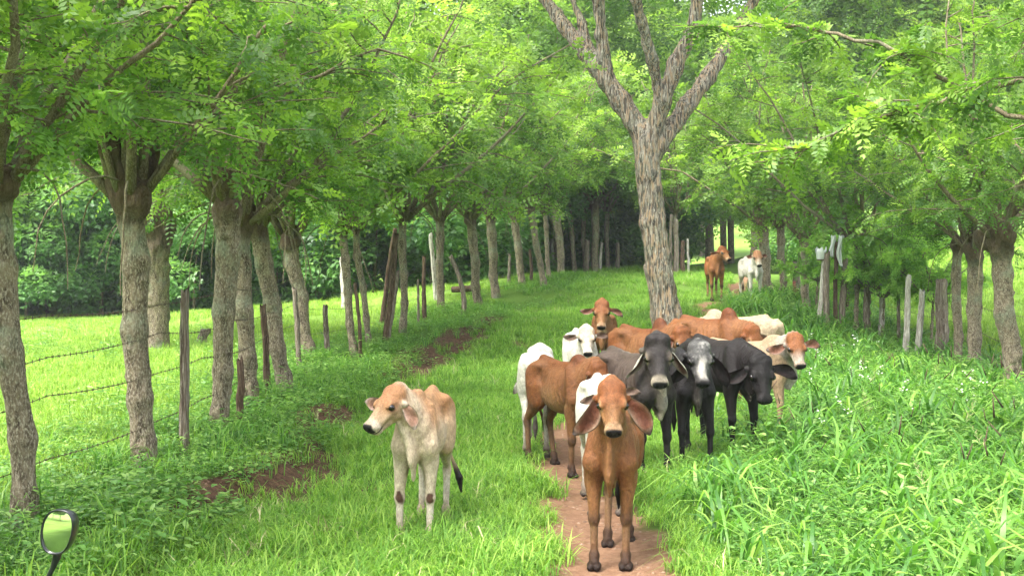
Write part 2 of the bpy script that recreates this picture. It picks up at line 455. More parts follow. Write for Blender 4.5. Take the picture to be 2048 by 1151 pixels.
    dm = (smooth(.30, .08, P[:, 2] + .10 * nn) * .45)[:, None]; C = C * (1 - dm) + C * np.array((.55, .40, .32)) * dm
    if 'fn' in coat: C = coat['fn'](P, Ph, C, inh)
    nv = len(P)
    Vs = [P]; Fs = [list(map(tuple, Q))]; Cs = [C]; mats = [0] * len(Q); off = nv
    # ears: directions in the head's yaw frame (forward, side, up)
    Ry = rotm(head[0], 0, head[2])
    for s, ed_ in ((1, ears[0]), (-1, ears[1])):
        root = T + R @ (np.array((.062, .098 * s, -.110)) * hs)
        d = Ry @ np.array((ed_[0], ed_[1] * s, ed_[2])); n = Ry @ np.array((ear_n[0], ear_n[1] * s, ear_n[2]))
        v, fc, c = ear_sheet(root, d, n * 1., ear_len, ear_w, .55 * 1, -.05, coat.get('earin', (.35, .16, .10)), coat.get('earout', coat['body']), coat.get('earrim', coat.get('earout', coat['body'])), coat.get('eartip', (.03, .02, .02)))
        Vs.append(v); Cs.append(c); Fs.append([tuple(np.array(q) + off) for q in fc]); mats += [0] * len(fc); off += len(v)
        v, fc = uv_sphere(T + R @ (np.array((.162, .091 * s, -.046)) * hs), .0262 * hs)
        Vs.append(v); Cs.append(np.tile((.01, .006, .004), (len(v), 1))); Fs.append([tuple(np.array(q) + off) for q in fc]); mats += [1] * len(fc); off += len(v)
    V = np.concatenate(Vs) * S; C = np.clip(np.concatenate(Cs) * coat.get('gain', .6), .001, 1)
    F = [q for fs in Fs for q in fs]
    me = bpy.data.meshes.new(name)
    fast_mesh(me, V, F)
    at = me.attributes.new('coat', 'FLOAT_COLOR', 'POINT')
    at.data.foreach_set('color', np.concatenate([C, np.ones((len(C), 1))], 1).astype(np.float32).ravel())
    me.polygons.foreach_set('material_index', np.array(mats, np.int32))
    me.polygons.foreach_set('use_smooth', np.ones(len(F), bool))
    me.materials.append(MAT['hide']); me.materials.append(MAT['eye'])
    return me
# ------------------------------------------------------------------ the lie of the land
rng = np.random.default_rng(7); random.seed(7)
CP = np.array([(-8, 45, .15), (-4.2, 25, .08), (-2.4, 28, .42), (-1.8, 32, .78), (-.9, 33, .85), (.3, 39, 1.25), (1.7, 44, 1.55), (4, 52, 1.8), (4.7, 28.7, 1.05),
    (6.4, 33, 1.05), (8.5, 21, -.10), (9.2, 25, 0), (7.6, 30, .6), (-2.5, 48, .4), (-15, 45, 0), (3.2, 24.5, .45), (13, 26, .7), (16, 32, 1.5), (13, 40, 1.9), (21, 42, 2.8), (28, 50, 3.6), (20, 26, 1.3), (1, 28, .75), (1, 22, .1), (5, 22, .2),
    (0, 5, 0), (0, 10, 0), (0, 15, 0), (0, 18, 0), (3, 10, 0), (3, 15, .0), (3, 19, .08), (-4, 5, 0), (-4, 12, 0), (-5, 18, 0), (6, 8, .05), (6, 14, .0), (-10, 12, 0), (-10, 25, 0), (-18, 15, 0), (-20, 30, 0),
    (-3, 19, .02), (0, -8, 0), (8, -5, 0), (-8, -5, 0), (12, 12, .1), (-30, 0, 0), (20, 14, .6), (4, 38, 1.45), (8, 45, 1.6), (20, 58, 3.2), (-12, 60, 0.3), (-30, 60, .3), (2, 60, 1.7)], float)
def sstep(a, b, x):
    t = np.clip((x - a) / (b - a), 0, 1); return t * t * (3 - 2 * t)
def n2(x, y, s, seed=0):
    return vnoise(np.stack([np.ravel(x), np.ravel(y), np.full(np.size(x), .37)], 1), s, seed).reshape(np.shape(x))
PATH = np.array([(-4, .7), (8.3, .70), (10, .68), (11.5, .58), (13.5, .52), (16, .7), (20, 1.9), (24, 4.0), (28, 4.4), (31, 4.5), (34, 6.0), (40, 7.5), (60, 12)])
def path_x(y): return np.interp(y, PATH[:, 0], PATH[:, 1])
BANK = np.array([(-10, -2.7), (9, -2.55), (12, -2.35), (15, -2.3), (20, -2.3), (24, -1.5), (28, -.6), (32, .8), (38, 2.2), (50, 3.2), (70, 4)])
def bank_x(y): return np.interp(y, BANK[:, 0], BANK[:, 1])
def zt(x, y):
    x = np.asarray(x, float); y = np.asarray(y, float); sh = np.broadcast(x, y).shape
    x, y = np.broadcast_to(x, sh).ravel(), np.broadcast_to(y, sh).ravel()
    d2 = (x[:, None] - CP[:, 0])**2 + (y[:, None] - CP[:, 1])**2
    wq = 1 / (d2 + 2.2)**2.2
    z = (wq * CP[:, 2]).sum(1) / wq.sum(1)
    b = bank_x(y) + .25 * n2(x * 0, y, .6, 3)
    z = z + .20 * (sstep(.28, -.22, x - b)) * sstep(34, 26, y) * sstep(-16, -6, x) - .02
    near = sstep(60, 40, y)
    z = z + (.030 * n2(x, y, .9, 1) + .014 * n2(x, y, 3.1, 2)) * near
    z = z - .05 * np.exp(-((x - path_x(y)) / .35)**2) * sstep(40, 30, y)
    far = np.sqrt((x - 4)**2 + y**2)
    z = z + 24 * sstep(80, 330, far) * (.8 + .35 * n2(x, y, .011, 5))
    return z.reshape(sh)
def Z(x, y): return float(zt(x, y))
def hit(px, py, y0=4., y1=70.):
    """where the sight line of a frame pixel meets the land"""
    Y = np.arange(y0, y1, .05); X = (px - 1024) / FP * Y; zz = CAMZ - (py - HZ) / FP * Y
    k = np.where(zz <= zt(X, Y))[0]
    k = k[0] if len(k) else len(Y) - 1
    return float(X[k]), float(Y[k]), float(zt(X[k], Y[k]))
def at(px, py, Y): return ((px - 1024) / FP * Y, Y, CAMZ - (py - HZ) / FP * Y)
def dirt(x, y):
    d = np.abs(x - path_x(y)) + .15 * n2(x, y, 1.7, 11) + .12 * n2(x, y, 6., 12) + .06 * n2(x, y, 15., 15)
    wd = np.interp(y, [0, 8, 12, 16, 18, 25.5, 28, 60], [.54, .58, .38, .26, -.2, -.2, .22, .25])
    p = sstep(wd + .10, wd - .08, d)
    b = x - bank_x(y) - .25 * n2(x * 0, y, .6, 3)
    m = np.exp(-((b - .15) / .52)**2) * sstep(6, 8, y) * sstep(40, 30, y)
    q = sstep(.42, .62, m * (.60 + .75 * n2(x, y, .75, 13) + .35 * n2(x, y, 3., 14)))
    q2 = sstep(.5, .8, n2(x, y, .8, 21) + .35 * n2(x, y, 3.2, 22) - .06) * np.exp(-((x + 1.2) / .9)**2) * sstep(22, 16, y) * .8
    bl = 0
    for bx, by, bs in BARE: bl = np.maximum(bl, np.exp(-((x - bx)**2 / bs**2 + (y - by)**2 / (bs * 2.1)**2)))
    q3 = sstep(.40, .62, bl + .30 * n2(x, y, 2.2, 71) + .22 * n2(x, y, 6.5, 72)) * sstep(.15, .3, bl)
    return np.clip(p, 0, 1), np.clip(np.maximum(np.maximum(q, q2), q3), 0, 1)

BARE = [(*hit(*p_)[:2], s_) for p_, s_ in (((400, 1040), .34), ((450, 1000), .34), ((510, 955), .34), ((560, 925), .28), ((615, 885), .22), ((640, 965), .26), ((690, 915), .20), ((590, 1010), .18), ((745, 985), .22), ((600, 860), .3), ((860, 715), .55), ((820, 735), .4), ((940, 668), .6), ((900, 690), .5), ((985, 650), .5), ((1040, 690), .3))]
# ground material
m = Nd('ground'); P_ = m.pos(); pd = m.n('Attribute', attribute_name='path_dirt').outputs['Fac']; bd = m.n('Attribute', attribute_name='bank_dirt').outputs['Fac']; md = m.n('Attribute', attribute_name='meadow').outputs['Fac']
nA = m.noise(P_, 1.3, 5, .65); nB = m.noise(P_, 14, 6, .7); nC = m.noise(P_, 70, 4, .7)
turf = m.mix(nB, (.040, .085, .012), (.085, .17, .024)); mead = m.mix(nA, (.13, .23, .035), (.21, .34, .06))
g = m.mix(md, turf, mead)
soil = m.mix(m.ramp(nB, [(.3, (0, 0, 0)), (.7, (1, 1, 1))]), (.16, .080, .046), (.29, .17, .105))
soil = m.mix(m.math('MULTIPLY', m.ramp(nC, [(.55, (0, 0, 0)), (.75, (1, 1, 1))]), .6), soil, (.33, .22, .15))
bsoil = m.mix(m.ramp(nB, [(.35, (0, 0, 0)), (.65, (1, 1, 1))]), (.035, .019, .012), (.16, .088, .055)); bsoil = m.mix(m.math('MULTIPLY', m.ramp(nC, [(.5, (0, 0, 0)), (.7, (1, 1, 1))]), .5), bsoil, (.27, .17, .11))
g = m.mix(bd, g, bsoil); g = m.mix(pd, g, soil)
m.bsdf(g, .95, m.bump(m.math('ADD', nB, m.math('MULTIPLY', nC, .6)), .9, .035), .1)
def grid(x0, x1, y0, y1, s):
    X = np.arange(x0, x1 + s / 2, s); Y = np.arange(y0, y1 + s / 2, s); return X, Y
def ground():
    X = np.concatenate([np.linspace(-700, -40, 34), np.linspace(-38, -6, 65), np.arange(-5.6, 9, .12), np.linspace(9.3, 40, 62), np.linspace(45, 700, 34)])
    Y = np.concatenate([np.linspace(-200, -12, 20), np.linspace(-10, 5, 31), np.arange(5.1, 36, .12), np.linspace(36.4, 70, 60), np.linspace(73, 800, 60)])
    gx, gy = np.meshgrid(X, Y, indexing='ij'); gz = zt(gx, gy)
    V = np.stack([gx, gy, gz], -1).reshape(-1, 3); nx, ny = gx.shape
    i = np.arange(nx - 1)[:, None] * ny + np.arange(ny - 1)[None]; i = i.ravel()
    F = np.stack([i, i + ny, i + ny + 1, i + 1], 1)
    o = mesh_obj('ground', V, F, 'ground')
    p, b = dirt(V[:, 0], V[:, 1])
    me_ = sstep(.2, -2.5, V[:, 0] - fence_x(V[:, 1])); me_ = np.maximum(me_, sstep(11, 14, V[:, 0])); me_ = np.maximum(me_, .4 * sstep(20, 30, V[:, 1]))
    for nme, v in (('path_dirt', p), ('bank_dirt', b), ('meadow', me_)):
        a = o.data.attributes.new(nme, 'FLOAT', 'POINT'); a.data.foreach_set('value', np.asarray(v, np.float32))
    o['kind'] = 'structure'
    return o
FENCE = np.array([(-12, -5.2), (0, -4.5), (9.7, -3.75), (12.4, -3.6), (14.6, -3.45), (20, -3.7), (25, -4.2), (26, -3.0), (28, -2.4), (33, -1.2), (39, .3), (46, 2.4), (60, 5.5)])
def fence_x(y): return np.interp(y, FENCE[:, 0], FENCE[:, 1])
ground()
# ------------------------------------------------------------------ bark and leaves
def bark(name, base, light, dark, lichen=(.24, .31, .22), lich=.5, vs=9., stretch=.22, bumpd=.03, orange=None):
    m = Nd(name); o = m.obj(); v = m.mapv(o, (1, 1, stretch))
    n1 = m.noise(v, vs, 6, .7, .6); n2_ = m.noise(o, 1.7, 4, .6); n3 = m.noise(v, vs * 5, 4, .7)
    c = m.mix(m.ramp(n1, [(.38, (0, 0, 0)), (.62, (1, 1, 1))]), dark, base)
    c = m.mix(m.ramp(n3, [(.48, (0, 0, 0)), (.68, (1, 1, 1))]), c, light)
    if orange is not None:
        vo = m.n('TexVoronoi', {'Vector': m.mapv(o, (1, 1, .13)), 'Scale': 44.}).outputs['Color']
        sp = m.n('SeparateColor', {'Color': vo}).outputs[0]
        c = m.mix(m.math('MULTIPLY', m.ramp(sp, [(.55, (0, 0, 0)), (.75, (1, 1, 1))]), .7), c, orange)
        sp2 = m.n('SeparateColor', {'Color': vo}).outputs[1]
        c = m.mix(m.math('MULTIPLY', m.ramp(sp2, [(.62, (0, 0, 0)), (.8, (1, 1, 1))]), .8), c, dark)
    lf = m.math('MULTIPLY', m.ramp(n2_, [(.52, (0, 0, 0)), (.62, (1, 1, 1))]), m.math('MULTIPLY', n3, lich * 1.6))
    c = m.mix(lf, c, lichen)
    at_ = m.n('Attribute', attribute_name='knob').outputs['Fac']
    c = m.mix(m.math('MULTIPLY', at_, .85), c, m.mix(n1, (.024, .015, .009), (.15, .10, .06)))
    m.bsdf(c, .9, m.bump(m.math('ADD', n1, m.math('MULTIPLY', n3, .5)), 1., bumpd), .15)
bark('bark', (.26, .205, .14), (.48, .42, .32), (.06, .043, .028), vs=16., stretch=.4, bumpd=.045)
bark('bark_big', (.33, .28, .225), (.60, .55, .46), (.04, .033, .028), lich=.12, vs=17., stretch=.12, bumpd=.05, orange=(.38, .25, .15))
bark('dead_wood', (.22, .17, .13), (.42, .37, .31), (.06, .042, .03), lich=.15, vs=16., stretch=.06)
bark('pale_wood', (.50, .47, .41), (.68, .65, .58), (.20, .17, .14), lich=.1, vs=14., stretch=.1)
bark('dark_wood', (.12, .075, .05), (.24, .17, .12), (.035, .022, .015), lich=.15, vs=16., stretch=.08)
bark('twig_bark', (.17, .14, .085), (.30, .26, .18), (.08, .06, .035), lich=.2, vs=20., stretch=.3, bumpd=.01)

def leafmat(name, dark, mid, young, trans=.45, gloss=.45, rough=.5, patch=2.2, tcol=1.5):
    m = Nd(name); tint = m.n('Attribute', attribute_name='tint').outputs['Fac']; P_ = m.pos()
    rnd = m.n('ObjectInfo').outputs['Random']
    f = m.math('ADD', m.math('MULTIPLY', tint, .62), m.math('ADD', m.math('MULTIPLY', m.noise(P_, patch, 2), .42), m.math('MULTIPLY', rnd, .12)))
    c = m.ramp(f, [(.22, dark), (.55, mid), (.86, young)])
    b = m.n('BsdfPrincipled', {'Base Color': c, 'Roughness': rough, 'Specular IOR Level': gloss})
    tc = m.mix(1., c, (tcol * .9, tcol, tcol * .55), 'MULTIPLY')
    t = m.n('BsdfTranslucent', {'Color': tc})
    mx = m.n('MixShader', {0: trans, 1: b.outputs[0], 2: t.outputs[0]}); m.t.links.new(mx.outputs[0], m.out.inputs[0])
leafmat('leaf', (.046, .105, .024), (.105, .205, .034), (.29, .42, .06), trans=.5)
leafmat('leaf_far', (.055, .115, .028), (.115, .215, .038), (.27, .39, .06), patch=.5, trans=.5)
leafmat('leaf_bright', (.08, .16, .028), (.16, .28, .045), (.32, .44, .075), patch=.6, trans=.5)
leafmat('leaf_bush', (.10, .22, .035), (.18, .35, .055), (.34, .52, .09), patch=1.2, trans=.5)
leafmat('leaf_shrub', (.05, .125, .045), (.11, .235, .065), (.22, .37, .11), gloss=.5, rough=.4, patch=.9)
leafmat('blade', (.065, .16, .022), (.14, .295, .038), (.30, .45, .08), trans=.4, patch=.9, gloss=.25)
leafmat('blade_meadow', (.12, .23, .03), (.22, .35, .055), (.37, .49, .11), trans=.4, patch=.35, gloss=.2)
leafmat('blade_tall', (.045, .13, .022), (.10, .245, .036), (.25, .42, .075), trans=.4, patch=.7, gloss=.45, rough=.42)
leafmat('broad', (.06, .155, .03), (.125, .275, .052), (.28, .43, .11), trans=.35, patch=.8, gloss=.5, rough=.42)
m = Nd('petal'); m.bsdf((.75, .76, .70), .6)
m = Nd('seed_dark'); m.bsdf((.075, .045, .03), .8)
m = Nd('seed_pale'); m.bsdf((.42, .38, .20), .8)

def unit(a): return a / (np.linalg.norm(a, axis=-1, keepdims=True) + 1e-9)
def pinnate(p, d, L, pairs, ll, lw, r, droop=.35):
    """compound leaves: p,d (n,3); L (n,) -> verts, faces"""
    n = len(p); up = unit(np.array((0, 0, 1.)) + r.normal(0, .45, (n, 3))); w_ = unit(np.cross(d, up)); un = np.cross(w_, d)
    V = []
    for k in range(pairs):
        t = (k + .7) / pairs
        c = p + d * (L * t)[:, None] - np.array((0, 0, 1)) * (droop * L * t * t)[:, None]
        for s in (1, -1):
            ld = unit(w_ * s * 1. + d * (.35 + .3 * t) - un * .25 + r.normal(0, .12, (n, 3)))
            if k == pairs - 1 and s == -1: ld = unit(d + r.normal(0, .1, (n, 3)))
            l = (ll * (.75 + .5 * math.sin(math.pi * min(1, t + .1))) * r.uniform(.85, 1.15, n))[:, None]
            sd = unit(np.cross(ld, un)) * lw * l / ll
            V.append(np.stack([c, c + ld * l * .5 + sd, c + ld * l, c + ld * l * .5 - sd], 1))
    V = np.stack(V, 1)                                   # n, leaflets, 4, 3
    J = V.shape[1]; V = V.reshape(-1, 3)
    return V, np.arange(len(V)).reshape(-1, 4), J
def leaves_mesh(name, V, F, tint, mat):
    me = bpy.data.meshes.new(name); fast_mesh(me, V, F)
    a = me.attributes.new('tint', 'FLOAT', 'POINT'); a.data.foreach_set('value', np.asarray(tint, np.float32))
    me.materials.append(MAT[mat]); return me

def tube(pts, rad, seg=8, lump=0., seed=0, cap=True):
    P = np.array(pts, float); n = len(P); rad = np.array(rad, float)
    T = np.gradient(P, axis=0); T = unit(T)
    ref = np.array((1., 0, 0)) if abs(T[0][0]) < .9 else np.array((0, 1., 0))
    V = []
    for i in range(n):
        u = unit(ref - T[i] * (ref @ T[i])); v = np.cross(T[i], u); ref = u
        a = np.arange(seg) * 2 * math.pi / seg
        V.append(P[i] + rad[i] * (np.cos(a)[:, None] * u + np.sin(a)[:, None] * v))
    V = np.array(V).reshape(-1, 3)
    if lump: 
        c = np.repeat(P, seg, 0); V = c + (V - c) * (1 + lump * vnoise(V, 5., seed))[:, None]
    F = [(i * seg + j, i * seg + (j + 1) % seg, (i + 1) * seg + (j + 1) % seg, (i + 1) * seg + j) for i in range(n - 1) for j in range(seg)]
    if cap: F.append(tuple((n - 1) * seg + j for j in range(seg))); F.append(tuple(range(seg))[::-1])
    return V, F
def merge(parts):
    V, F, o = [], [], 0
    for v, f in parts:
        V.append(v); F += [tuple(np.array(q) + o) for q in f]; o += len(v)
    return np.concatenate(V), F
def curve(p0, d0, L, n, r, wob=.25, grav=0.):
    pts = [np.array(p0, float)]; d = unit(np.array(d0, float))
    for i in range(n):
        d = unit(d + r.normal(0, wob / n**.5, 3) + np.array((0, 0, grav / n))); pts.append(pts[-1] + d * L / n)
    return np.array(pts)

def crown(name, seed, sprouts=8, length=(2.6, 4.6), spread=(8, 60), side=8, sidel=(.7, 1.5), per=26, ll=.075, lw=.018, L=.27, pairs=6, mat='leaf', grav=-.12, r0=.055, hang=3, scat=.16, t0=.2):
    """a pollard's sprouts with side branches and compound leaves, origin on the pollard head"""
    r = np.random.default_rng(seed); wood = []; lp, ld, lt = [], [], []
    for k in range(sprouts):
        az = 2 * math.pi * (k + r.uniform(-.3, .3)) / sprouts; po = math.radians(r.uniform(*spread))
        d = (math.cos(az) * math.sin(po), math.sin(az) * math.sin(po), math.cos(po))
        Lk = r.uniform(*length); c = curve((math.cos(az) * .10, math.sin(az) * .10, -.08), d, Lk, 8, r, .35, .25)
        wood.append(tube(c, np.linspace(r0 * r.uniform(.7, 1.2), .012, 9), 6))
        for j in range(side):
            t = r.uniform(t0, 1) * 8; i = min(int(t), 7); p = c[i] + (c[i + 1] - c[i]) * (t - i)
            a2 = r.uniform(0, 2 * math.pi); d2 = unit(unit(c[i + 1] - c[i]) * .5 + np.array((math.cos(a2), math.sin(a2), r.uniform(-.45, .35))))
            ls = r.uniform(*sidel) * (1.15 - .45 * t / 8); b = curve(p, d2, ls, 5, r, .3, grav * 3)
            wood.append(tube(b, np.linspace(.014, .004, 6), 4, cap=False))
            q = r.uniform(.1, 1.05, per); ii = np.minimum((q * 5).astype(int), 4)
            bp = b[ii] + (b[ii + 1] - b[ii]) * (q * 5 - ii)[:, None]
            lp.append(bp + r.normal(0, scat * .35, (per, 3)))
            ld.append(unit(unit(b[ii + 1] - b[ii]) * .5 + r.normal(0, .7, (per, 3)) + np.array((0, 0, -.12))))
            lt.append(np.clip(r.uniform(0, .55) + r.uniform(0, .45, per) + (.25 if t > 6.5 else 0), 0, 1))
    for k in range(hang):                                  # thin bare hanging shoots
        az = r.uniform(0, 6.28); b = curve((math.cos(az) * .15, math.sin(az) * .15, .1), (math.cos(az), math.sin(az), .4), r.uniform(1.0, 1.9), 8, r, .3, -3.2)
        wood.append(tube(b, np.linspace(.014, .005, 9), 4, cap=False))
    lp = np.concatenate(lp); ld = np.concatenate(ld); lt = np.concatenate(lt)
    V, F, J = pinnate(lp, ld, r.uniform(.7, 1.25, len(lp)) * L, pairs, ll, lw, r)
    me = leaves_mesh(name, V, F, np.repeat(lt, J * 4), mat)
    wv, wf = merge(wood); mw = bpy.data.meshes.new('branches'); fast_mesh(mw, wv, wf); mw.materials.append(MAT['twig_bark']); mw.polygons.foreach_set('use_smooth', np.ones(len(wf), bool))
    return me, mw

def cloud_crown(name, seed, rad, height, n, ll, lw, mat, lobes=14, pairs=3, L=.4, base=0.):
    """a full crown of leaf sprays grouped on lobes, with gaps; origin under it"""
    r = np.random.default_rng(seed); lp, ld, lt = [], [], []
    for k in range(lobes):
        a = r.uniform(0, 6.28); h = r.uniform(0, 1); rr = rad * math.sqrt(r.uniform(.05, 1)) * (math.sin(math.pi * (h * .8 + .15)) ** .6)
        c = np.array((rr * math.cos(a), rr * math.sin(a), base + h * height)); s = rad * r.uniform(.22, .40); m_ = n // lobes
        u = unit(r.normal(0, 1, (m_, 3))); q = r.uniform(.35, 1, m_) ** .5
        lp.append(c + u * s * q[:, None] * np.array((1.15, 1.15, .75))); ld.append(unit(u + np.array((0, 0, -.3)) + r.normal(0, .5, (m_, 3))))
        lt.append(np.clip(r.uniform(0, .5) + .25 * u[:, 2] + r.uniform(0, .4, m_), 0, 1))
    lp = np.concatenate(lp); ld = np.concatenate(ld); lt = np.concatenate(lt)
    V, F, J = pinnate(lp, ld, r.uniform(.7, 1.3, len(lp)) * L, pairs, ll, lw, r)
    return leaves_mesh(name, V, F, np.repeat(lt, J * 4), mat)

def trunk_mesh(name, path, rads, head=1.3, vox=.03, seed=0, knobs=14, mat='bark', split=False, flare=1.25, extra=()):
    """gnarled trunk by smooth union: path points relative to the foot"""
    r = np.random.default_rng(seed); B = Blob(); P = np.array(path, float); n = len(P)
    B.cap(P[0] - np.array((0, 0, .2)), P[0] + np.array((0, 0, .22)), rads[0] * flare, rads[0] * .95, 't', .08)
    for i in range(n - 1): B.cap(P[i], P[i + 1], rads[i], rads[i + 1], 't', .07)
    for k in range(knobs):
        t = r.uniform(.03, 1) * (n - 1); i = min(int(t), n - 2); c = P[i] + (P[i + 1] - P[i]) * (t - i); a = r.uniform(0, 6.28); rr = rads[i] + (rads[i + 1] - rads[i]) * (t - i)
        B.ell(c + np.array((math.cos(a), math.sin(a), 0)) * rr * .85, (rr * r.uniform(.16, .36),) * 2 + (rr * r.uniform(.2, .5),), 't', rr * .18)
    if head:
        R0 = rads[-1]; c = P[-1]
        for k in range(9):
            a = r.uniform(0, 6.28); q = R0 * r.uniform(.3, .95) * head
            B.ell(c + np.array((math.cos(a) * q * .7, math.sin(a) * q * .7, r.uniform(-1.5, .9) * R0)), np.array((.62, .62, .78)) * R0 * head * r.uniform(.6, 1.1), 'head', .04)
    for e_ in extra:
        q, rd = e_
        for i in range(len(q) - 1): B.cap(q[i], q[i + 1], rd[i], rd[i + 1], 't', .09)
    allp = np.concatenate([P] + [np.array(e_[0], float) for e_ in extra]); mr = max(rads) * (head or 1) * 1.5 + .12
    lo = allp.min(0) - mr; hi = allp.max(0) + mr; lo[2] = max(lo[2], -.35)
    V, Q = B.mesh(lo, hi, vox)
    f = V[Q]; fn = np.cross(f[:, 2] - f[:, 0], f[:, 3] - f[:, 1]); N = np.zeros_like(V)
    for j in range(4): np.add.at(N, Q[:, j], fn)
    N = unit(N); nz = vnoise(V * np.array((1, 1, .45)), 9., seed) * .6 + vnoise(V * np.array((1, 1, .3)), 24., seed + 1) * .35
    hz_ = sstep(P[-1][2] - rads[-1] * 3.6, P[-1][2] - rads[-1] * 1.2, V[:, 2]) if head else 0
    V = V + N * ((nz * (.15 + .16 * hz_) + hz_ * .12 * vnoise(V, 13., seed + 5)) * rads[0] - rads[0] * .04)[:, None]
    me = bpy.data.meshes.new(name); fast_mesh(me, V, Q); me.polygons.foreach_set('use_smooth', np.ones(len(Q), bool))
    kn = sstep(P[-1][2] - rads[-1] * 3.4, P[-1][2] - rads[-1] * .8, V[:, 2] + .06 * vnoise(V, 7., 3)) if head else np.zeros(len(V))
    a = me.attributes.new('knob', 'FLOAT', 'POINT'); a.data.foreach_set('value', np.asarray(kn, np.float32))
    me.materials.append(MAT[mat]); return me
# ------------------------------------------------------------------ crowns shared by the live fence trees
NEARC = [crown('crown', 10 + i, sprouts=11, side=12, per=22, spread=(4, 50), length=(2.6, 4.9), sidel=(.8, 1.7), r0=.05, ll=.064, lw=.016, hang=3, t0=.16) for i in range(3)]
FARC = [crown('crown', 20 + i, sprouts=11, side=10, per=20, spread=(4, 52), length=(3.0, 5.8), sidel=(.8, 1.8), ll=.105, lw=.027, L=.34, pairs=4, mat='leaf_far', hang=2) for i in range(3)]
SAPC = crown('crown', 26, sprouts=10, side=10, per=20, spread=(4, 62), length=(3.0, 5.0), ll=.13, lw=.036, L=.36, pairs=4, mat='leaf_bush', hang=1)
def fence_tree(foot, top, r, label, seed, near=True, cs=1., tilt=0., name='fence_tree', mid=None, group=None, head=1.45, rt=None, crown_on=True, split=None, vox=None, mat='bark', flare=1.3, cat='tree', dz=0., knobs=30):
    """foot and top in the world"""
    f = np.array(foot, float); t = np.array(top, float); d = t - f; rg = np.random.default_rng(seed)
    pts = [f * 0]
    for q in (.25, .5, .75, 1.): pts.append(d * q + rg.normal(0, r * .22, 3) * (1, 1, 0) * (q < 1))
    rt = rt or r * 1.05
    r *= .76; rt = rt * .86 if rt < .3 else rt
    o = thing(name, label, cat, tuple(f), 0, group)
    ex = []
    if split: ex = [([np.array(at(*p_[:2], f[1] + (p_[2] if len(p_) > 2 else 0)), float) - f for p_ in q_], rd_) for q_, rd_ in split]
    link('trunk', trunk_mesh('trunk', pts, list(np.linspace(r, rt, 5)), head, vox or (.022 if near else .035), seed, knobs, mat, extra=ex, flare=flare), o)
    if crown_on:
        C = SAPC if name == 'sapling' else (NEARC if near else FARC)[seed % 3]; sc_ = cs
        for nm, me in zip(('crown', 'branches'), C):
            c = link(nm, me, o, (d[0], d[1], d[2] + dz), seed * 2.4); c.scale = (sc_, sc_, sc_)
    return o
def pxtree(base, top, wpx, label, seed, Y=None, **k):
    """foot pixel, pollard-head pixel, trunk width in pixels"""
    if Y is None: x, Y, z = hit(*base)
    else: x = (base[0] - 1024) / FP * Y; z = Z(x, Y)
    sc_ = FP / Y
    t = ((top[0] - 1024) / sc_, Y + k.pop('dy', 0.), CAMZ - (top[1] - HZ) / sc_)
    return fence_tree((x, Y, z), t, wpx / sc_ / 2, label, seed, near=k.pop('near', Y < 22), **k)
GL = 'pollarded live fence trees along the left side'; GR = 'pollarded live fence trees along the right side'
LT = [  # foot, head, width, label
 ((48, 1055), (-8, 360), 62, 'leaning knobbly trunk at the left frame edge behind the motorcycle mirror', {'cs': .9}),
 ((290, 935), (258, 385), 62, 'thick fence tree with pale green lichen, standing left of the tallest split post', {'rt': .15, 'head': 1.6, 'split': [([(262, 400), (222, 300, -.1), (175, 205, -.2), (120, 110, -.4), (60, 10, -.6)], [.11, .085, .075, .065, .05]), ([(262, 400), (300, 350, .2), (330, 180, .4), (352, 0, .6)], [.10, .06, .055, .04])]}),
 ((437, 862), (452, 385), 46, 'fence tree with wide shaggy head, just right of the tallest split post', {'rt': .17}),
 ((500, 808), (478, 440), 42, 'dark knobbly fence tree close behind the shaggy headed one', {}),
 ((570, 782), (514, 440), 40, 'fence tree leaning left with lumps along its lower trunk, fifth from the left', {}),
 ((618, 714), (580, 468), 34, 'smooth grey fence tree leaning left beside a short grey post', {}),
 ((708, 712), (684, 455), 20, 'thin leaning fence tree with forked top, left one of a close pair', {}),
 ((738, 700), (712, 450), 16, 'slim straight fence tree, right one of a close pair', {}),
 ((806, 664), (806, 432), 19, 'slim fence tree with a knotted fist-like head beside two brown leaning poles', {}),
 ((882, 622), (879, 430), 19, 'straight fence tree behind a dark post, left of the bent pole', {}),
 ((957, 618), (942, 432), 22, 'fence tree with swollen foot right of the bent pole', {}),
 ((992, 594), (980, 425), 22, 'curved fence tree with bulging head beside the bank top', {}),
 ((1044, 573), (1026, 418), 18, 'fence tree with twiggy head on the grassy rise, left of a small pale post', {}),
 ((1088, 573), (1060, 408), 16, 'slender left-leaning fence tree on the grassy rise', {}),
 ((1122, 552), (1112, 402), 18, 'pale fence tree at the top of the rise, left of two thin ones', {}),
 ((1150, 545), (1136, 405), 13, 'thin fence tree at the top of the rise next to the pale one', {}),
 ((1190, 542), (1190, 405), 18, 'stout short fence tree at the top of the rise, left of the big tree', {}),
 ((1216, 537), (1214, 418), 11, 'thin distant fence tree second from the big tree trunk', {}),
 ((1243, 533), (1240, 415), 16, 'distant fence tree nearest the big tree trunk on its left', {}),
 ((1262, 532), (1262, 425), 11, 'distant fence tree partly hidden by the left edge of the big trunk', {}),
 ((1170, 541), (1166, 420), 11, 'thin distant fence tree between the pale stub and the stout short tree', {}),
 ((1352, 534), (1350, 420), 12, 'distant fence tree just right of the big tree trunk', {'Y': 47}),
 ((1098, 556), (1090, 418), 11, 'thin fence tree close left of the pale fence tree', {}),
]
for i, (b, t, wd, lab, k) in enumerate(LT):
    pxtree(b, t, wd, lab, 30 + i, group=GL, **k)
for i, (x, y) in enumerate([(-4.6, 6.6), (-4.9, 2.5), (-5.3, -2.), (-5.8, -7)]):
    fence_tree((x, y, Z(x, y)), (x - .1, y, 2.9), .2, 'knobbly live fence tree beside and behind the viewer', 60 + i, group=GL, near=True, cs=.9)
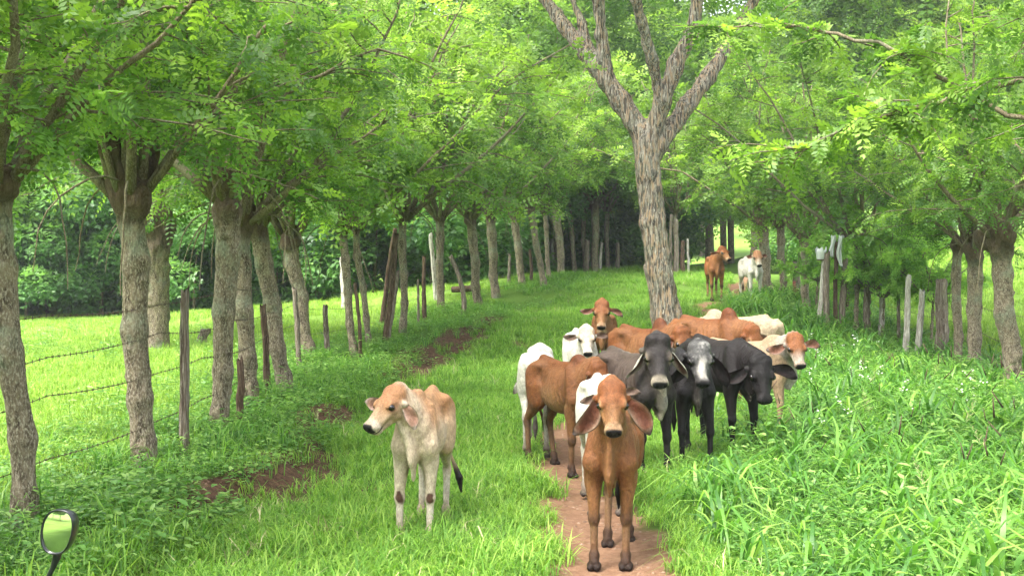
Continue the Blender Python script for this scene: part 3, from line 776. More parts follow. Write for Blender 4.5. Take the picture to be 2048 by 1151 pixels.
# the stout split tree out in the meadow
x, y, z = hit(318, 697)
pxtree((318, 697), (306, 430), 52, 'stout meadow tree with a hollow split foot, behind the lichen covered fence tree', 71, name='meadow_tree', near=False, cs=1.15, head=1.35, rt=.34, split=None, flare=1.15)
RT = [
 ((2026, 785), (1998, 470), 46, 'knotty fence tree at the right frame edge with a huge gnarled head', {'head': 1.8, 'near': True, 'split': [([(2000, 480), (2030, 400), (2060, 320)], [.12, .07, .05])]}),
 ((1948, 742), (1948, 495), 34, 'fence tree with dark mossy head, middle one of the right hand group', {'head': 1.5, 'near': True, 'split': [([(1950, 500), (1951, 400), (1949, 280), (1955, 150)], [.13, .09, .08, .06]), ([(1935, 490), (1905, 400), (1880, 310), (1865, 230)], [.06, .035, .03, .02]), ([(1960, 490), (1990, 400), (1998, 300)], [.06, .035, .025])]}),
 ((1914, 735), (1916, 490), 22, 'thin fence tree pressed against the mossy headed one', {'crown_on': False}),
 ((1538, 590), (1522, 445), 24, 'fence tree with thick knotted head behind the pale far cow', {'head': 1.5}),
 ((1507, 545), (1508, 430), 17, 'greyish fence tree just left of the thick knotted one', {}),
 ((1566, 598), (1560, 445), 18, 'short fence tree right of the pale far cow', {}),
 ((1614, 622), (1608, 470), 19, 'fence tree standing right of the post painted red', {}),
 ((1712, 668), (1712, 480), 12, 'thin fence tree rising through leaves right of the white hanging sacks', {}),
]
for i, (b, t, wd, lab, k) in enumerate(RT):
    pxtree(b, t, wd, lab, 80 + i, group=GR, **{**dict(cs=.95), **k})
for i, (b, t, wd, lab, c_) in enumerate([((1764, 678), (1768, 590), 6, 'leafy sapling in the right fence left of the crossed pale posts', .44), ((1738, 670), (1740, 580), 6, 'leafy sapling in the right fence right of the white sacks', .40), ((1862, 706), (1866, 600), 7, 'leafy sapling beside the thick hollow stump', .42), ((1632, 640), (1636, 560), 6, 'small leafy sapling left of the white bucket post', .28)]):
    pxtree(b, t, wd, lab, 130 + i, cs=c_, head=0, near=False, group='leafy saplings in the right fence', name='sapling', knobs=3)
# tree just outside the frame on the right that reaches in
fence_tree((6.6, 11.5, Z(6.6, 11.5)), (6.5, 11.5, 3.2), .2, 'fence tree beyond the right edge whose leafy branches reach into view', 92, group=GR, near=True, cs=1.0, dz=.35)
fence_tree((8.4, 16.5, Z(8.4, 16.5)), (8.4, 16.5, 2.9), .2, 'fence tree beyond the right edge, farther off, with low leafy branches', 93, group=GR, near=True, cs=1.0, dz=.3)
fence_tree((6.6, 3., Z(6.6, 3)), (6.6, 3., 3.0), .2, 'knobbly fence tree right of the viewer', 94, group=GR, near=True, cs=1.)
# long bare-ish limbs arching in from the right, each leafy along its length
def arch_limb(pts, r0, r1, seed, label):
    r = np.random.default_rng(seed); P = np.array(pts, float)
    t = np.linspace(0, 1, 22); s = np.linspace(0, 1, len(P)); C = np.stack([np.interp(t, s, P[:, k]) for k in range(3)], 1)
    for it in range(3): C[1:-1] = (C[:-2] + 2 * C[1:-1] + C[2:]) / 4
    C[1:-1] += r.normal(0, .02, (20, 3))
    wood = [tube(C, np.linspace(r0, r1, 22), 7)]; lp, ld, lt = [], [], []
    for k in range(26):
        i = r.integers(3, 21); a = r.uniform(0, 6.28); b = curve(C[i], (math.cos(a), math.sin(a), r.uniform(-.4, .5)), r.uniform(.4, 1.0), 5, r, .3, -.4); wood.append(tube(b, np.linspace(.010, .003, 6), 4, cap=False))
        q = r.uniform(.05, 1, 15); ii = np.minimum((q * 5).astype(int), 4); lp.append(b[ii]); ld.append(unit(unit(b[ii + 1] - b[ii]) * .6 + r.normal(0, .6, (15, 3)))); lt.append(np.clip(r.uniform(.1, .6) + r.uniform(0, .4, 15), 0, 1))
    lp = np.concatenate(lp); ld = np.concatenate(ld); lt = np.concatenate(lt); V, F, J = pinnate(lp, ld, r.uniform(.7, 1.2, len(lp)) * .25, 6, .07, .017, r)
    return merge(wood), leaves_mesh('crown', V, F, np.repeat(lt, 4 * J), 'leaf')
rt = [o for o in bpy.data.objects if o.get('label', '').startswith('fence tree beyond the right edge whose')][0]
for i, pts in enumerate([[(6.5, 11.5, 3.5), at(2100, 150, 11.8), at(1900, 190, 12), at(1700, 245, 12.2), at(1560, 330, 12.4)],
                         [(6.5, 11.5, 3.7), at(2060, 260, 13), at(1760, 85, 13.5), at(1600, 46, 13.8), at(1420, 60, 14)]]):
    (wv, wf), lm = arch_limb(pts, .035, .010, 200 + i, '')
    off = np.array(rt.location)
    b = mesh_obj('branches', wv - off, wf, 'twig_bark', rt); c = link('crown', lm, rt, tuple(-off))
# ------------------------------------------------------------------ the big tree in the lane
YB = 24.5; sB = FP / YB
def bp(px, py, dy=0.): a = at(px, py, YB + dy); return np.array(a)
foot = np.array(((1338 - 1024) / sB, YB, 0)); foot[2] = Z(foot[0], foot[1])
o = thing('forked_tree', 'big forked tree with flaking grey and orange bark standing behind the herd', 'tree', tuple(foot))
pp = [bp(1334, 640), bp(1318, 540), bp(1305, 440), bp(1297, 350), bp(1292, 285)]
P0 = [foot * 0] + [p - foot for p in pp]
rb = [.32, .30, .275, .26, .25, .27]
ex = [([bp(1288, 275), bp(1240, 200, .1), bp(1190, 130, .3), bp(1130, 55, .6), bp(1085, -10, .9), bp(1030, -120, 1.3), bp(960, -260, 1.6)], [.27, .235, .20, .165, .15, .13, .09]),
      ([bp(1215, 165, .2), bp(1203, 70, .1), bp(1196, -10, 0), bp(1205, -150, -.2), bp(1190, -300, -.3)], [.19, .155, .14, .12, .07]),
      ([bp(1188, 120, .3), bp(1165, 50, .5), bp(1140, -15, .8), bp(1120, -160, 1.2)], [.12, .10, .09, .06]),
      ([bp(1300, 280), bp(1325, 205, -.2), bp(1352, 130, -.3), bp(1385, 60, -.4), bp(1398, -10, -.5), bp(1420, -160, -.7), bp(1440, -300, -1)], [.25, .20, .185, .17, .15, .12, .07]),
      ([bp(1322, 205, -.2), bp(1304, 120, -.6), bp(1282, 40, -1.), bp(1268, -15, -1.3), bp(1250, -160, -2)], [.15, .14, .125, .115, .08]),
      ([bp(1312, 300), bp(1370, 215, .2), bp(1420, 150, .5), bp(1465, 75, .8), bp(1510, 0, 1.1), bp(1590, -130, 1.6)], [.24, .20, .185, .16, .12, .08])]
ex = [([q - foot for q in a], [x_ * .84 for x_ in b]) for a, b in ex]
link('trunk', trunk_mesh('trunk', P0, rb, 0, .032, 5, 6, 'bark_big', extra=ex, flare=1.12), o)
bc = cloud_crown('crown', 77, 5.2, 4.6, 9000, .10, .026, 'leaf_far', lobes=34, pairs=4, L=.34)
link('crown', bc, o, (0, .5, 8.2))
# ------------------------------------------------------------------ wood behind: tall trees, dark undergrowth
TALL = [cloud_crown('crown', 300 + i, 4.4, 9.5, 9000, .15, .042, 'leaf_bright' if i != 1 else 'leaf_far', lobes=34, pairs=3, L=.42, base=3.2) for i in range(3)]
SHR = [cloud_crown('crown', 320 + i, 2.0, 3.0, 4600, .145, .038, 'leaf_shrub', lobes=20, pairs=2, L=.30, base=.4) for i in range(3)]
BSH = [cloud_crown('crown', 340 + i, 2.0, 2.6, 2600, .11, .035, 'leaf_bush', lobes=24, pairs=3, L=.28, base=.3) for i in range(3)]
def tube_mesh(name, pts, rad, seg, mat):
    v, f = tube(pts, rad, seg, .12, 3); me = bpy.data.meshes.new(name); fast_mesh(me, v, f); me.materials.append(MAT[mat]); me.polygons.foreach_set('use_smooth', np.ones(len(f), bool)); return me
TT = [tube_mesh('trunk', [(0, 0, -.3), (.05, .1, 2), (.2 * (i - 1), 0, 5), (.4 * (i - 1), .2, 9)], [.26, .2, .17, .08], 10, 'bark') for i in range(3)]
ST = tube_mesh('trunk', [(0, 0, -.2), (.05, 0, .8), (.1, .1, 2.2)], [.06, .05, .02], 6, 'twig_bark')
def wood_tree(x, y, s, i, label, group, shrub=False, name='forest_tree'):
    o = thing(name, label, 'shrub' if shrub else 'tree', (x, y, Z(x, y)), i * 1.9, group); o.scale = (s, s, s * (1 + .12 * math.sin(i * 3.3)))
    link('trunk', ST if shrub else TT[i % 3], o); link('crown', (SHR if shrub else TALL)[i % 3], o)
    return o
k = 0
GW = 'tall trees of the wood behind the meadow'
for row, (y, x0, x1, st) in enumerate([(50, -27, 1, 4.6), (56, -30, 26, 5.6), (64, -34, 34, 6.4)]):
    x = x0
    while x < x1:
        yy = y + rng.uniform(-1.5, 1.5); xx = x + rng.uniform(-1.2, 1.2)
        gap = abs(xx / yy * FP + 1024 - 1472) < 60
        if not gap:
            wood_tree(xx, yy, rng.uniform(.9, 1.25), k, ('tall tree in the wood beyond the meadow', 'tall tree deeper in the wood behind the front row', 'tallest and farthest row of trees above the wood')[row], GW + (', front row', ', second row', ', last row')[row])
        k += 1; x += st
for i, (x, y) in enumerate([(-24, -18), (-30, -10), (-34, 0), (-20, -28), (-36, -22), (-12, -30)]):
    wood_tree(x, y, 1., k, 'tall tree behind the viewer across the meadow', 'trees behind the viewer'); k += 1
GS = 'dark undergrowth bushes along the meadow edge'
for y, x0, x1, st in ((46.3, -22, 2.5, 2.1), (48.5, -23, 3, 2.4)):
    x = x0
    while x < x1:
        xx = x + rng.uniform(-.6, .6); yy = y + rng.uniform(-.5, .6) + (max(0, xx + 3) * .9)
        wood_tree(xx, yy, rng.uniform(1.2, 1.7), k, 'dark leafy bush at the edge of the wood beyond the meadow', GS, True, 'bush'); k += 1; x += st
for x, y, s_ in ((1.6, 52.5, 1.), (3.2, 53.5, 1.15), (4.7, 55.5, 1.1), (6.4, 57, 1.2), (2.4, 57, 1.5), (5.0, 60, 1.6), (-.4, 50.5, .9)):
    o = wood_tree(x, y, s_, k, 'leafy green bush closing the far end of the fence row', 'leafy bushes at the far end of the fence row', True, 'bush'); o.children[1].data = BSH[k % 3]; k += 1
wood_tree(5.9, 52, 1.3, k, 'dark rounded bush behind the far brown cow', None, True, 'bush'); k += 1
GB = 'trees beyond the right hand fence'
for x, y, s in ((27.5, 50, .9), (21, 55, 1.), (15, 56, 1), (9, 57, .9), (17, 57, 1.2), (33, 52, 1.1), (29, 60, 1.3), (7.6, 66, 1.5), (6.0, 72, 1.7)):
    wood_tree(x, y, s, k, 'bright leafy tree in the pasture beyond the right hand fence', GB); k += 1
for x, y, s in ((16.5, 50.5, .8), (11.0, 47, .9)):
    wood_tree(x, y, s, k, 'young bright green bush growing along the right hand fence', 'bushes along the right hand fence', True, 'bush').children[1].data = BSH[k % 3]; k += 1
# slim twin trunks in the gap, far hillside trees
x, y = (1448 - 1024) / FP * 58, 58.
for dx, lab in ((0, 'slim pale trunk in the bright gap, left one of two'), (.42, 'slim pale trunk in the bright gap, right one of two')):
    o = thing('slim_tree', lab, 'tree', (x + dx, y + dx, Z(x + dx, y)), 0, 'twin slim trees in the gap')
    link('trunk', tube_mesh('trunk', [(0, 0, -.3), (-.05, 0, 3), (-.3 + dx, 0, 7), (-.4 + dx, 0, 11)], [.17, .14, .12, .06], 9, 'bark'), o); c = link('crown', TALL[1], o, (0, 0, 3.5)); c.scale = (.6, .6, .6)
for i in range(46):
    a = math.radians(rng.uniform(-32, 32)); d = rng.uniform(90, 240); x, y = d * math.sin(a), d * math.cos(a)
    wood_tree(x, y, rng.uniform(1.1, 1.9), k, 'pale distant tree on the hillside seen through the gaps', 'distant hillside trees'); k += 1

# labels that tell the background trees and bushes apart by what they stand behind
LMK = [(0, 'the left frame edge'), (50, 'the leaning edge tree'), (275, 'the lichen covered tree'), (370, 'the tall split post'), (445, 'the shaggy headed tree'), (545, 'the lumpy leaning tree'), (600, 'the smooth grey tree'), (720, 'the close pair of trees'), (806, 'the fist headed tree'), (880, 'the straight fence tree'), (950, 'the swollen foot tree'), (1035, 'the twiggy headed tree'), (1118, 'the pale fence tree'), (1190, 'the stout short tree'),
       (1315, 'the big forked tree'), (1430, 'the far brown cow'), (1512, 'the far white cow'), (1600, 'the red painted post'), (1675, 'the white sacks'), (1822, 'the crossed pale posts'), (1945, 'the mossy headed tree'), (2048, 'the right frame edge')]
def place_words(o, kind):
    px = 1024 + o.location.x / o.location.y * FP
    if px < 0 or px > 2048: return None
    i = max(j for j, l in enumerate(LMK) if l[0] <= px); i = min(i, len(LMK) - 2)
    return '%s seen between %s and %s' % (kind, LMK[i][1], LMK[i + 1][1])
KN = {'leafy green bush closing the far end of the fence row': 'leafy far bush', 'dark leafy bush at the edge of the wood beyond the meadow': 'dark bush', 'tall tree in the wood beyond the meadow': 'front row wood tree', 'tall tree deeper in the wood behind the front row': 'second row wood tree', 'tallest and farthest row of trees above the wood': 'tallest rear tree',
      'bright leafy tree in the pasture beyond the right hand fence': 'bright pasture tree', 'young bright green bush growing along the right hand fence': 'bright green bush', 'pale distant tree on the hillside seen through the gaps': 'distant hillside tree'}
seen_ = {}
for o in list(bpy.data.objects):
    if o.get('label') in KN and o.location.y > 5:
        t_ = place_words(o, KN[o['label']])
        if t_: seen_.setdefault(t_, []).append(o)
for t_, os_ in seen_.items():
    os_.sort(key=lambda o: o.location.x / o.location.y)
    for j, o in enumerate(os_): o['label'] = t_ if len(os_) == 1 else {0: 'left', 1: 'right' if len(os_) == 2 else 'second'}.get(j, 'third' if j == 2 else 'farther right') + ' ' + t_
# ------------------------------------------------------------------ grass and ground plants (too many to count)
def blades(n, rad, h, wd, r, bend=.5, seg=3, lean=.35):
    """tuft of n grass blades, each a bent tapering strip"""
    V, F, T = [], [], []
    for i in range(n):
        a, q = r.uniform(0, 6.28), rad * math.sqrt(r.uniform()); p = np.array((q * math.cos(a), q * math.sin(a), -.02)); H = h * r.uniform(.55, 1.15); b = r.uniform(0, 6.28)
        d = np.array((math.cos(b), math.sin(b), 0)); s = np.array((-d[1], d[0], 0)); w_ = wd * r.uniform(.7, 1.2); bd = bend * r.uniform(.4, 1.3); ln = lean * r.uniform(0, 1)
        o = len(V); tn = r.uniform()
        for k in range(seg + 1):
            t = k / seg; ang = ln + bd * t * 1.6
            c = p + H * t * (np.array((0, 0, 1)) * math.cos(ang * t) + d * math.sin(ang * t) * .9)
            ww = w_ * (1 - t**2.2) * (.7 + .6 * min(t * 3, 1)) * .5
            V += [c - s * ww, c + s * ww] if k < seg else [c]; T += [tn] * (2 if k < seg else 1)
        for k in range(seg - 1): F.append((o + 2 * k, o + 2 * k + 1, o + 2 * k + 3, o + 2 * k + 2))
        F.append((o + 2 * seg - 2, o + 2 * seg - 1, o + 2 * seg))
    return np.array(V), F, T
def ovate(p, d, L, w_, r, V, F, T, tn):
    """one broad leaf, 6 corners, folded on its midrib"""
    d = unit(np.array(d, float)); s = unit(np.cross(d, (0, 0, 1.)) + r.normal(0, .2, 3)); u = np.cross(s, d); o = len(V)
    V += [p, p + d * L * .35 + s * w_ * .5 + u * w_ * .12, p + d * L * .75 + s * w_ * .32 + u * w_ * .02, p + d * L - u * L * .12, p + d * L * .75 - s * w_ * .32 + u * w_ * .02, p + d * L * .35 - s * w_ * .5 + u * w_ * .12, p + d * L * .45 - u * w_ * .06]
    T += [tn] * 7; F += [(o, o + 1, o + 6), (o + 1, o + 2, o + 6), (o + 2, o + 3, o + 6), (o + 3, o + 4, o + 6), (o + 4, o + 5, o + 6), (o + 5, o, o + 6)]
def proto(name, V, F, T, mats, mi=None):
    me = leaves_mesh(name, np.array(V), F, T, mats[0])
    for m_ in mats[1:]: me.materials.append(MAT[m_])
    if mi is not None: me.polygons.foreach_set('material_index', np.array(mi, np.int32))
    return bpy.data.objects.new(name, me)
def forb(r, h, nl, L, w_, flower=0):
    V, F, T = [], [], []; mi = []
    for st in range(3):
        a = r.uniform(0, 6.28); c = curve((r.normal(0, .05), r.normal(0, .05), -.02), (math.cos(a) * .35, math.sin(a) * .35, 1), h * r.uniform(.7, 1.1), 4, r, .2)
        v, f = tube(c, np.linspace(.004, .002, 5), 3, cap=False); o = len(V); V += list(v); F += [tuple(np.array(q) + o) for q in f]; T += [.3] * len(v); mi += [0] * len(f)
        for k in range(nl):
            t = (k + .6) / nl * 4; i = min(int(t), 3); p = c[i] + (c[i + 1] - c[i]) * (t - i); b = k * 2.4 + st; n0 = len(F)
            ovate(p, (math.cos(b), math.sin(b), r.uniform(-.1, .5)), L * r.uniform(.7, 1.2), w_ * r.uniform(.7, 1.2), r, V, F, T, r.uniform(0, 1)); mi += [0] * (len(F) - n0)
        if flower:
            for k in range(5):
                n0 = len(F); p = c[-1] + r.normal(0, .02, 3); b = r.uniform(0, 6.28); ovate(p, (math.cos(b), math.sin(b), .5), .03, .022, r, V, F, T, .5); mi += [1] * (len(F) - n0)
    return V, F, T, mi
def creeper(r, n, L, w_, rad, h):
    V, F, T = [], [], []
    for k in range(n):
        a, q = r.uniform(0, 6.28), rad * math.sqrt(r.uniform()); z = h * r.uniform(.15, 1); b = r.uniform(0, 6.28)
        ovate(np.array((q * math.cos(a), q * math.sin(a), z)), (math.cos(b), math.sin(b), r.uniform(-.35, .25)), L * r.uniform(.6, 1.2), w_ * r.uniform(.6, 1.2), r, V, F, T, r.uniform(0, 1))
    return V, F, T
def seedhead(r, dark=True):
    a = r.uniform(0, 6.28); c = curve((0, 0, 0), (math.cos(a) * .2, math.sin(a) * .2, 1), r.uniform(.75, .95), 6, r, .15, -.5)
    v, f = tube(c, np.linspace(.003, .0015, 7), 3, cap=False); V = list(v); F = list(f); mi = [0] * len(f)
    if dark:
        v, f = tube(c[-2:] , [.008, .003], 5); o = len(V); V += list(v); F += [tuple(np.array(q) + o) for q in f]; mi += [1] * len(f)
    else:
        for k in range(16):
            t = k / 15; p = c[-3] + (c[-1] - c[-3]) * t; b = k * 2.4; q = p + np.array((math.cos(b), math.sin(b), .9)) * .075 * (1.1 - t); v, f = tube([p, (p + q) / 2, q], [.0015, .003, .001], 3, cap=False)
            o = len(V); V += list(v); F += [tuple(np.array(x_) + o) for x_ in f]; mi += [1] * len(f)
    return V, F, [.5] * len(V), mi
def gn_scatter(name, label, P, rot, scl, idx, protos):
    c = bpy.data.collections.new(name + '_kinds')
    for p in protos: c.objects.link(p)
    me = bpy.data.meshes.new(name); me.vertices.add(len(P)); me.vertices.foreach_set('co', np.asarray(P, np.float32).ravel())
    a = me.attributes.new('rot', 'FLOAT_VECTOR', 'POINT'); a.data.foreach_set('vector', np.asarray(rot, np.float32).ravel())
    a = me.attributes.new('scl', 'FLOAT', 'POINT'); a.data.foreach_set('value', np.asarray(scl, np.float32))
    a = me.attributes.new('idx', 'INT', 'POINT'); a.data.foreach_set('value', np.asarray(idx, np.int32))
    o = link(name, me); o['kind'] = 'stuff'; o['label'] = label; o['category'] = 'grass' if 'grass' in name else 'plants'
    t = bpy.data.node_groups.new(name, 'GeometryNodeTree'); t.interface.new_socket('Geometry', in_out='INPUT', socket_type='NodeSocketGeometry'); t.interface.new_socket('Geometry', in_out='OUTPUT', socket_type='NodeSocketGeometry')
    N = t.nodes.new; gi = N('NodeGroupInput'); go = N('NodeGroupOutput'); ip = N('GeometryNodeInstanceOnPoints'); ci = N('GeometryNodeCollectionInfo')
    ci.inputs['Collection'].default_value = c; ci.inputs['Separate Children'].default_value = True; ci.inputs['Reset Children'].default_value = True
    def attr(n_, ty):
        x_ = N('GeometryNodeInputNamedAttribute'); x_.data_type = ty; x_.inputs['Name'].default_value = n_; return x_.outputs['Attribute']
    L_ = t.links.new; L_(gi.outputs[0], ip.inputs['Points']); L_(ci.outputs[0], ip.inputs['Instance']); ip.inputs['Pick Instance'].default_value = True
    L_(attr('idx', 'INT'), ip.inputs['Instance Index']); L_(attr('rot', 'FLOAT_VECTOR'), ip.inputs['Rotation']); L_(attr('scl', 'FLOAT'), ip.inputs['Scale']); L_(ip.outputs[0], go.inputs[0])
    md_ = o.modifiers.new('scatter', 'NODES'); md_.node_group = t
    return o
def scatter(name, label, boxes, dens, protos, keep, s=(.8, 1.25), wts=None, seed=1):
    r = np.random.default_rng(seed); P = []
    for (x0, x1, y0, y1), dn in zip(boxes, dens):
        n = int((x1 - x0) * (y1 - y0) * dn); x = r.uniform(x0, x1, n); y = r.uniform(y0, y1, n)
        k = np.abs(x) < np.maximum(y, 0) * .45 + 1.2 if y1 > 5 else np.ones(n, bool); x, y = x[k], y[k]
        k = r.uniform(0, 1, len(x)) < keep(x, y); P.append(np.stack([x[k], y[k]], 1))
    P = np.concatenate(P); n = len(P); z = zt(P[:, 0], P[:, 1]) - .005
    rot = np.stack([r.normal(0, .08, n), r.normal(0, .08, n), r.uniform(0, 6.28, n)], 1)
    sc_ = r.uniform(*s, n) * (1 + .25 * n2(P[:, 0], P[:, 1], .7, seed + 50))
    print(name, n)
    return gn_scatter(name, label, np.concatenate([P, z[:, None]], 1), rot, sc_, r.choice(len(protos), n, p=wts), protos)
rg = np.random.default_rng(99)
fine = [proto('tuft', *blades(30, .13, .20, .0075, rg, .6), ['blade']) for i in range(3)] + [proto('tuft', *blades(20, .14, .32, .007, rg, .6), ['blade'])]
straw = proto('tuft', *blades(7, .12, .30, .006, rg, .7), ['seed_pale'])
mead = [proto('tuft', *blades(30, .22, .20, .010, rg, .5, 2), ['blade_meadow']) for i in range(3)]
tall = [proto('tuft', *blades(15, .10, .80, .026, rg, .95, 5, .45), ['blade_tall']) for i in range(3)]
midg = [proto('tuft', *blades(22, .12, .42, .011, rg, .8, 4, .4), ['blade_tall']) for i in range(3)]
def dsum(x, y): p, b = dirt(x, y); return np.clip(p * 1.1 + b * .92, 0, 1)
def lane(x, y): return (1 - dsum(x, y)) * sstep(-.35, .1, x - bank_x(y)) * (.65 + .5 * n2(x, y, 1.1, 31)) * sstep(verge_x(y) + 1.0, verge_x(y) - .2, x)
def verge_x(y): return np.interp(y, [0, 8, 10, 12, 15, 20, 26, 32, 60], [1.35, 1.35, 1.35, 1.6, 2.5, 3.4, 4.7, 5.4, 9])
def verge(x, y): return sstep(-.35, .5, x - verge_x(y) + .25 * n2(x, y, 1., 9)) * (1 - dsum(x, y)) * sstep(fx_r(y) + 1.5, fx_r(y), x)
def fx_r(y): return np.interp(y, [0, 12, 21, 25, 30, 35, 60], [6.8, 7.2, 8.4, 9.2, 8.0, 7.8, 16])
def meadow(x, y): return sstep(.1, -.6, x - fence_x(y)) * (.7 + .5 * n2(x, y, .5, 33))
def bankz(x, y): return sstep(.40, .0, x - bank_x(y)) * sstep(-1.3, -.2, x - fence_x(y)) * (1 - .5 * dsum(x, y)) * np.clip(.75 + .6 * n2(x, y, 1.3, 61), 0, 1)
scatter('lane_grass', 'short bright green grass covering the lane', [(-3.2, 4.5, 6.5, 12), (-3.2, 5, 12, 20), (-3, 8, 20, 30), (-3, 9, 30, 52)], [190, 130, 70, 34], fine + [straw], lane, (.7, 1.3), [.29, .29, .28, .11, .03], 1)
scatter('meadow_grass', 'sunlit yellow green grass of the meadow behind the left fence', [(-9, -2.5, 8, 18), (-14, -1, 18, 30), (-24, 2, 30, 50), (-16, -4, -9, 6)], [45, 28, 13, 14], mead, meadow, (.7, 1.2), None, 2)
scatter('pasture_grass', 'sunlit grass of the pasture beyond the right fence', [(8, 20, 14, 30), (8, 26, 30, 52)], [24, 11], mead, lambda x, y: sstep(.2, 1.2, x - fx_r(y)), (.9, 1.6), None, 3)
scatter('bank_grass', 'longer grass growing between the trees along the left bank', [(-5.2, -1.5, 6.5, 16), (-5.2, 0, 16, 32), (-3, 6, 32, 52)], [14, 14, 10], midg + fine[3:], lambda x, y: sstep(.5, .0, x - bank_x(y)) * sstep(-1.5, -.3, x - fence_x(y)) * (1 - .7 * dsum(x, y)) * np.clip(.5 + .8 * n2(x, y, .9, 63), 0, 1), (.55, 1.1), None, 14)
scatter('verge_grass', 'tall broad bladed grass on the right verge', [(1.5, 8.5, 6.8, 14), (1.5, 9.5, 14, 22), (2.5, 10, 22, 34)], [34, 24, 14], tall + midg, lambda x, y: verge(x, y) * (.55 + .6 * n2(x, y, .8, 35)), (.5, 1.15), [.17, .17, .17, .16, .16, .17], 4)
cover = [proto('plant', *creeper(rg, 34, .052, .036, .18, .17), ['broad']) for i in range(3)]
forbs = []
for i in range(3): V, F, T, mi = forb(rg, .42, 7, .11, .04); forbs.append(proto('plant', V, F, T, ['broad'], mi))
fl = []
for i in range(2): V, F, T, mi = forb(rg, .55, 6, .08, .03, 1); fl.append(proto('plant', V, F, T, ['broad', 'petal'], mi))
scatter('ground_cover_plants', 'low broad leaved plants creeping over the bank and verge', [(-5.5, -1.5, 6.5, 14), (-5, 0, 14, 30), (1.6, 7, 6.5, 15), (2.5, 9, 15, 30), (-3, 6, 30, 50)], [38, 22, 34, 14, 8], cover, lambda x, y: np.maximum(bankz(x, y), .8 * verge(x, y)), (.7, 1.25), None, 5)
scatter('leafy_weeds', 'knee high leafy weeds on the verge and bank', [(-5.5, -1.5, 7, 26), (1.6, 7.5, 6.8, 15), (2.5, 9.5, 15, 34), (-16, -4, 12, 34)], [3.5, 13, 9, 1.0], forbs, lambda x, y: np.maximum(np.maximum(bankz(x, y), verge(x, y)), .8 * (x < fence_x(y) - .5)), (.6, 1.15), None, 6)
scatter('white_wildflowers', 'weeds with small white flowers under the right fence', [(2.6, 7.5, 12, 24)], [1.6], fl, lambda x, y: sstep(.6, 1.4, x - verge_x(y)) * (.4 + .8 * n2(x, y, .9, 41)), (.8, 1.15), None, 7)
sd = []
for i in range(3): V, F, T, mi = seedhead(rg, True); sd.append(proto('stalk', V, F, T, ['blade', 'seed_dark'], mi))
for i in range(1): V, F, T, mi = seedhead(rg, False); sd.append(proto('stalk', V, F, T, ['blade', 'seed_pale'], mi))
scatter('seeding_grass', 'thin grass stalks with dark and pale seed heads on the right verge', [(2.4, 7.6, 9, 20)], [2.2], sd, lambda x, y: verge(x, y), (.7, 1.15), [.27, .27, .26, .2], 8)

# pebbles and crumbs of soil on the worn path
def pebble(r):
    v, f = uv_sphere(np.zeros(3), 1., 7, 5); v = v * np.array((1, r.uniform(.6, 1), r.uniform(.4, .7))) * .014 * (1 + .25 * vnoise(v * 1., 2., int(r.integers(99))))[:, None]
    me = bpy.data.meshes.new('pebble'); fast_mesh(me, v, f); me.materials.append(MAT['pebble']); return bpy.data.objects.new('pebble', me)
m = Nd('pebble'); m.bsdf(m.ramp(m.n('ObjectInfo').outputs['Random'], [(0, (.10, .055, .035)), (.5, (.20, .12, .075)), (1, (.28, .19, .13))]), .9)
scatter('path_pebbles', 'small stones and crumbs of red soil on the worn path', [(-.2, 1.8, 6.6, 17), (-3.3, -1.4, 7, 20)], [130, 60], [pebble(rg) for i in range(4)], dsum, (.3, 1.5), None, 9)
# ------------------------------------------------------------------ the herd
RB = (.34, .140, .050); RBD = (.21, .060, .018); CRM = (.60, .46, .31); WHT = (.66, .62, .54); BLK = (.020, .015, .014); BLK2 = (.032, .024, .023)
LEGD = dict(knee=(.15, .075, .04), fetlock=(.09, .05, .033), pastern=(.13, .075, .05), hoof=(.05, .034, .028))
def coat(body, **k): d = dict(body=body); d.update(k); return d
TANC = coat(RB, gain=.54, back=(.29, .10, .03), hump=(.24, .075, .024), belly=(.50, .27, .12), dewlap=(.44, .21, .085), neck=(.37, .155, .058), shoulder=(.34, .13, .045),
    legup=(.40, .18, .07), leglow=(.40, .22, .11), face=(.43, .205, .085), forehead=(.34, .115, .036), jaw=(.42, .20, .08), cheek=(.42, .19, .07), brow=(.38, .14, .045),
    muzzle=(.50, .29, .15), lip=(.28, .16, .09), tail=(.28, .09, .03), tuft=BLK, ring=(.58, .38, .22), eyering=(.50, .28, .13), earbase=(.34, .11, .035), earin=(.30, .10, .055), earout=(.28, .09, .03), earrim=(.80, .62, .44), eartip=(.03, .02, .017), thigh=(.34, .12, .036), **LEGD)
def deeper(c, f, **k):
    d = {a: (tuple(np.array(v) * f) if isinstance(v, tuple) else v) for a, v in c.items()}; d.update(k); return d
def pale_fn(saddle, top, face=(.42, .17, .07), fm=1.):
    def fn(P, Ph, C, inh):
        nz = vnoise(P, 6., 9) * .5 + vnoise(P, 17., 4) * .3
        m = (smooth(.80, 1.0, P[:, 2] + .10 * nz) * (1 - smooth(.34, .48, P[:, 0] + .08 * nz)) * saddle)[:, None] * (1 - inh)[:, None]
        C = C * (1 - m) + np.array(top) * m
        x, y, z = Ph.T
        q = (smooth(-.09, -.03, z + .03 * nz) * smooth(.34, .12, x + .05 * nz) * inh * fm * (np.abs(y) < .12))[:, None]
        return C * (1 - q) + np.array(face) * q
    return fn
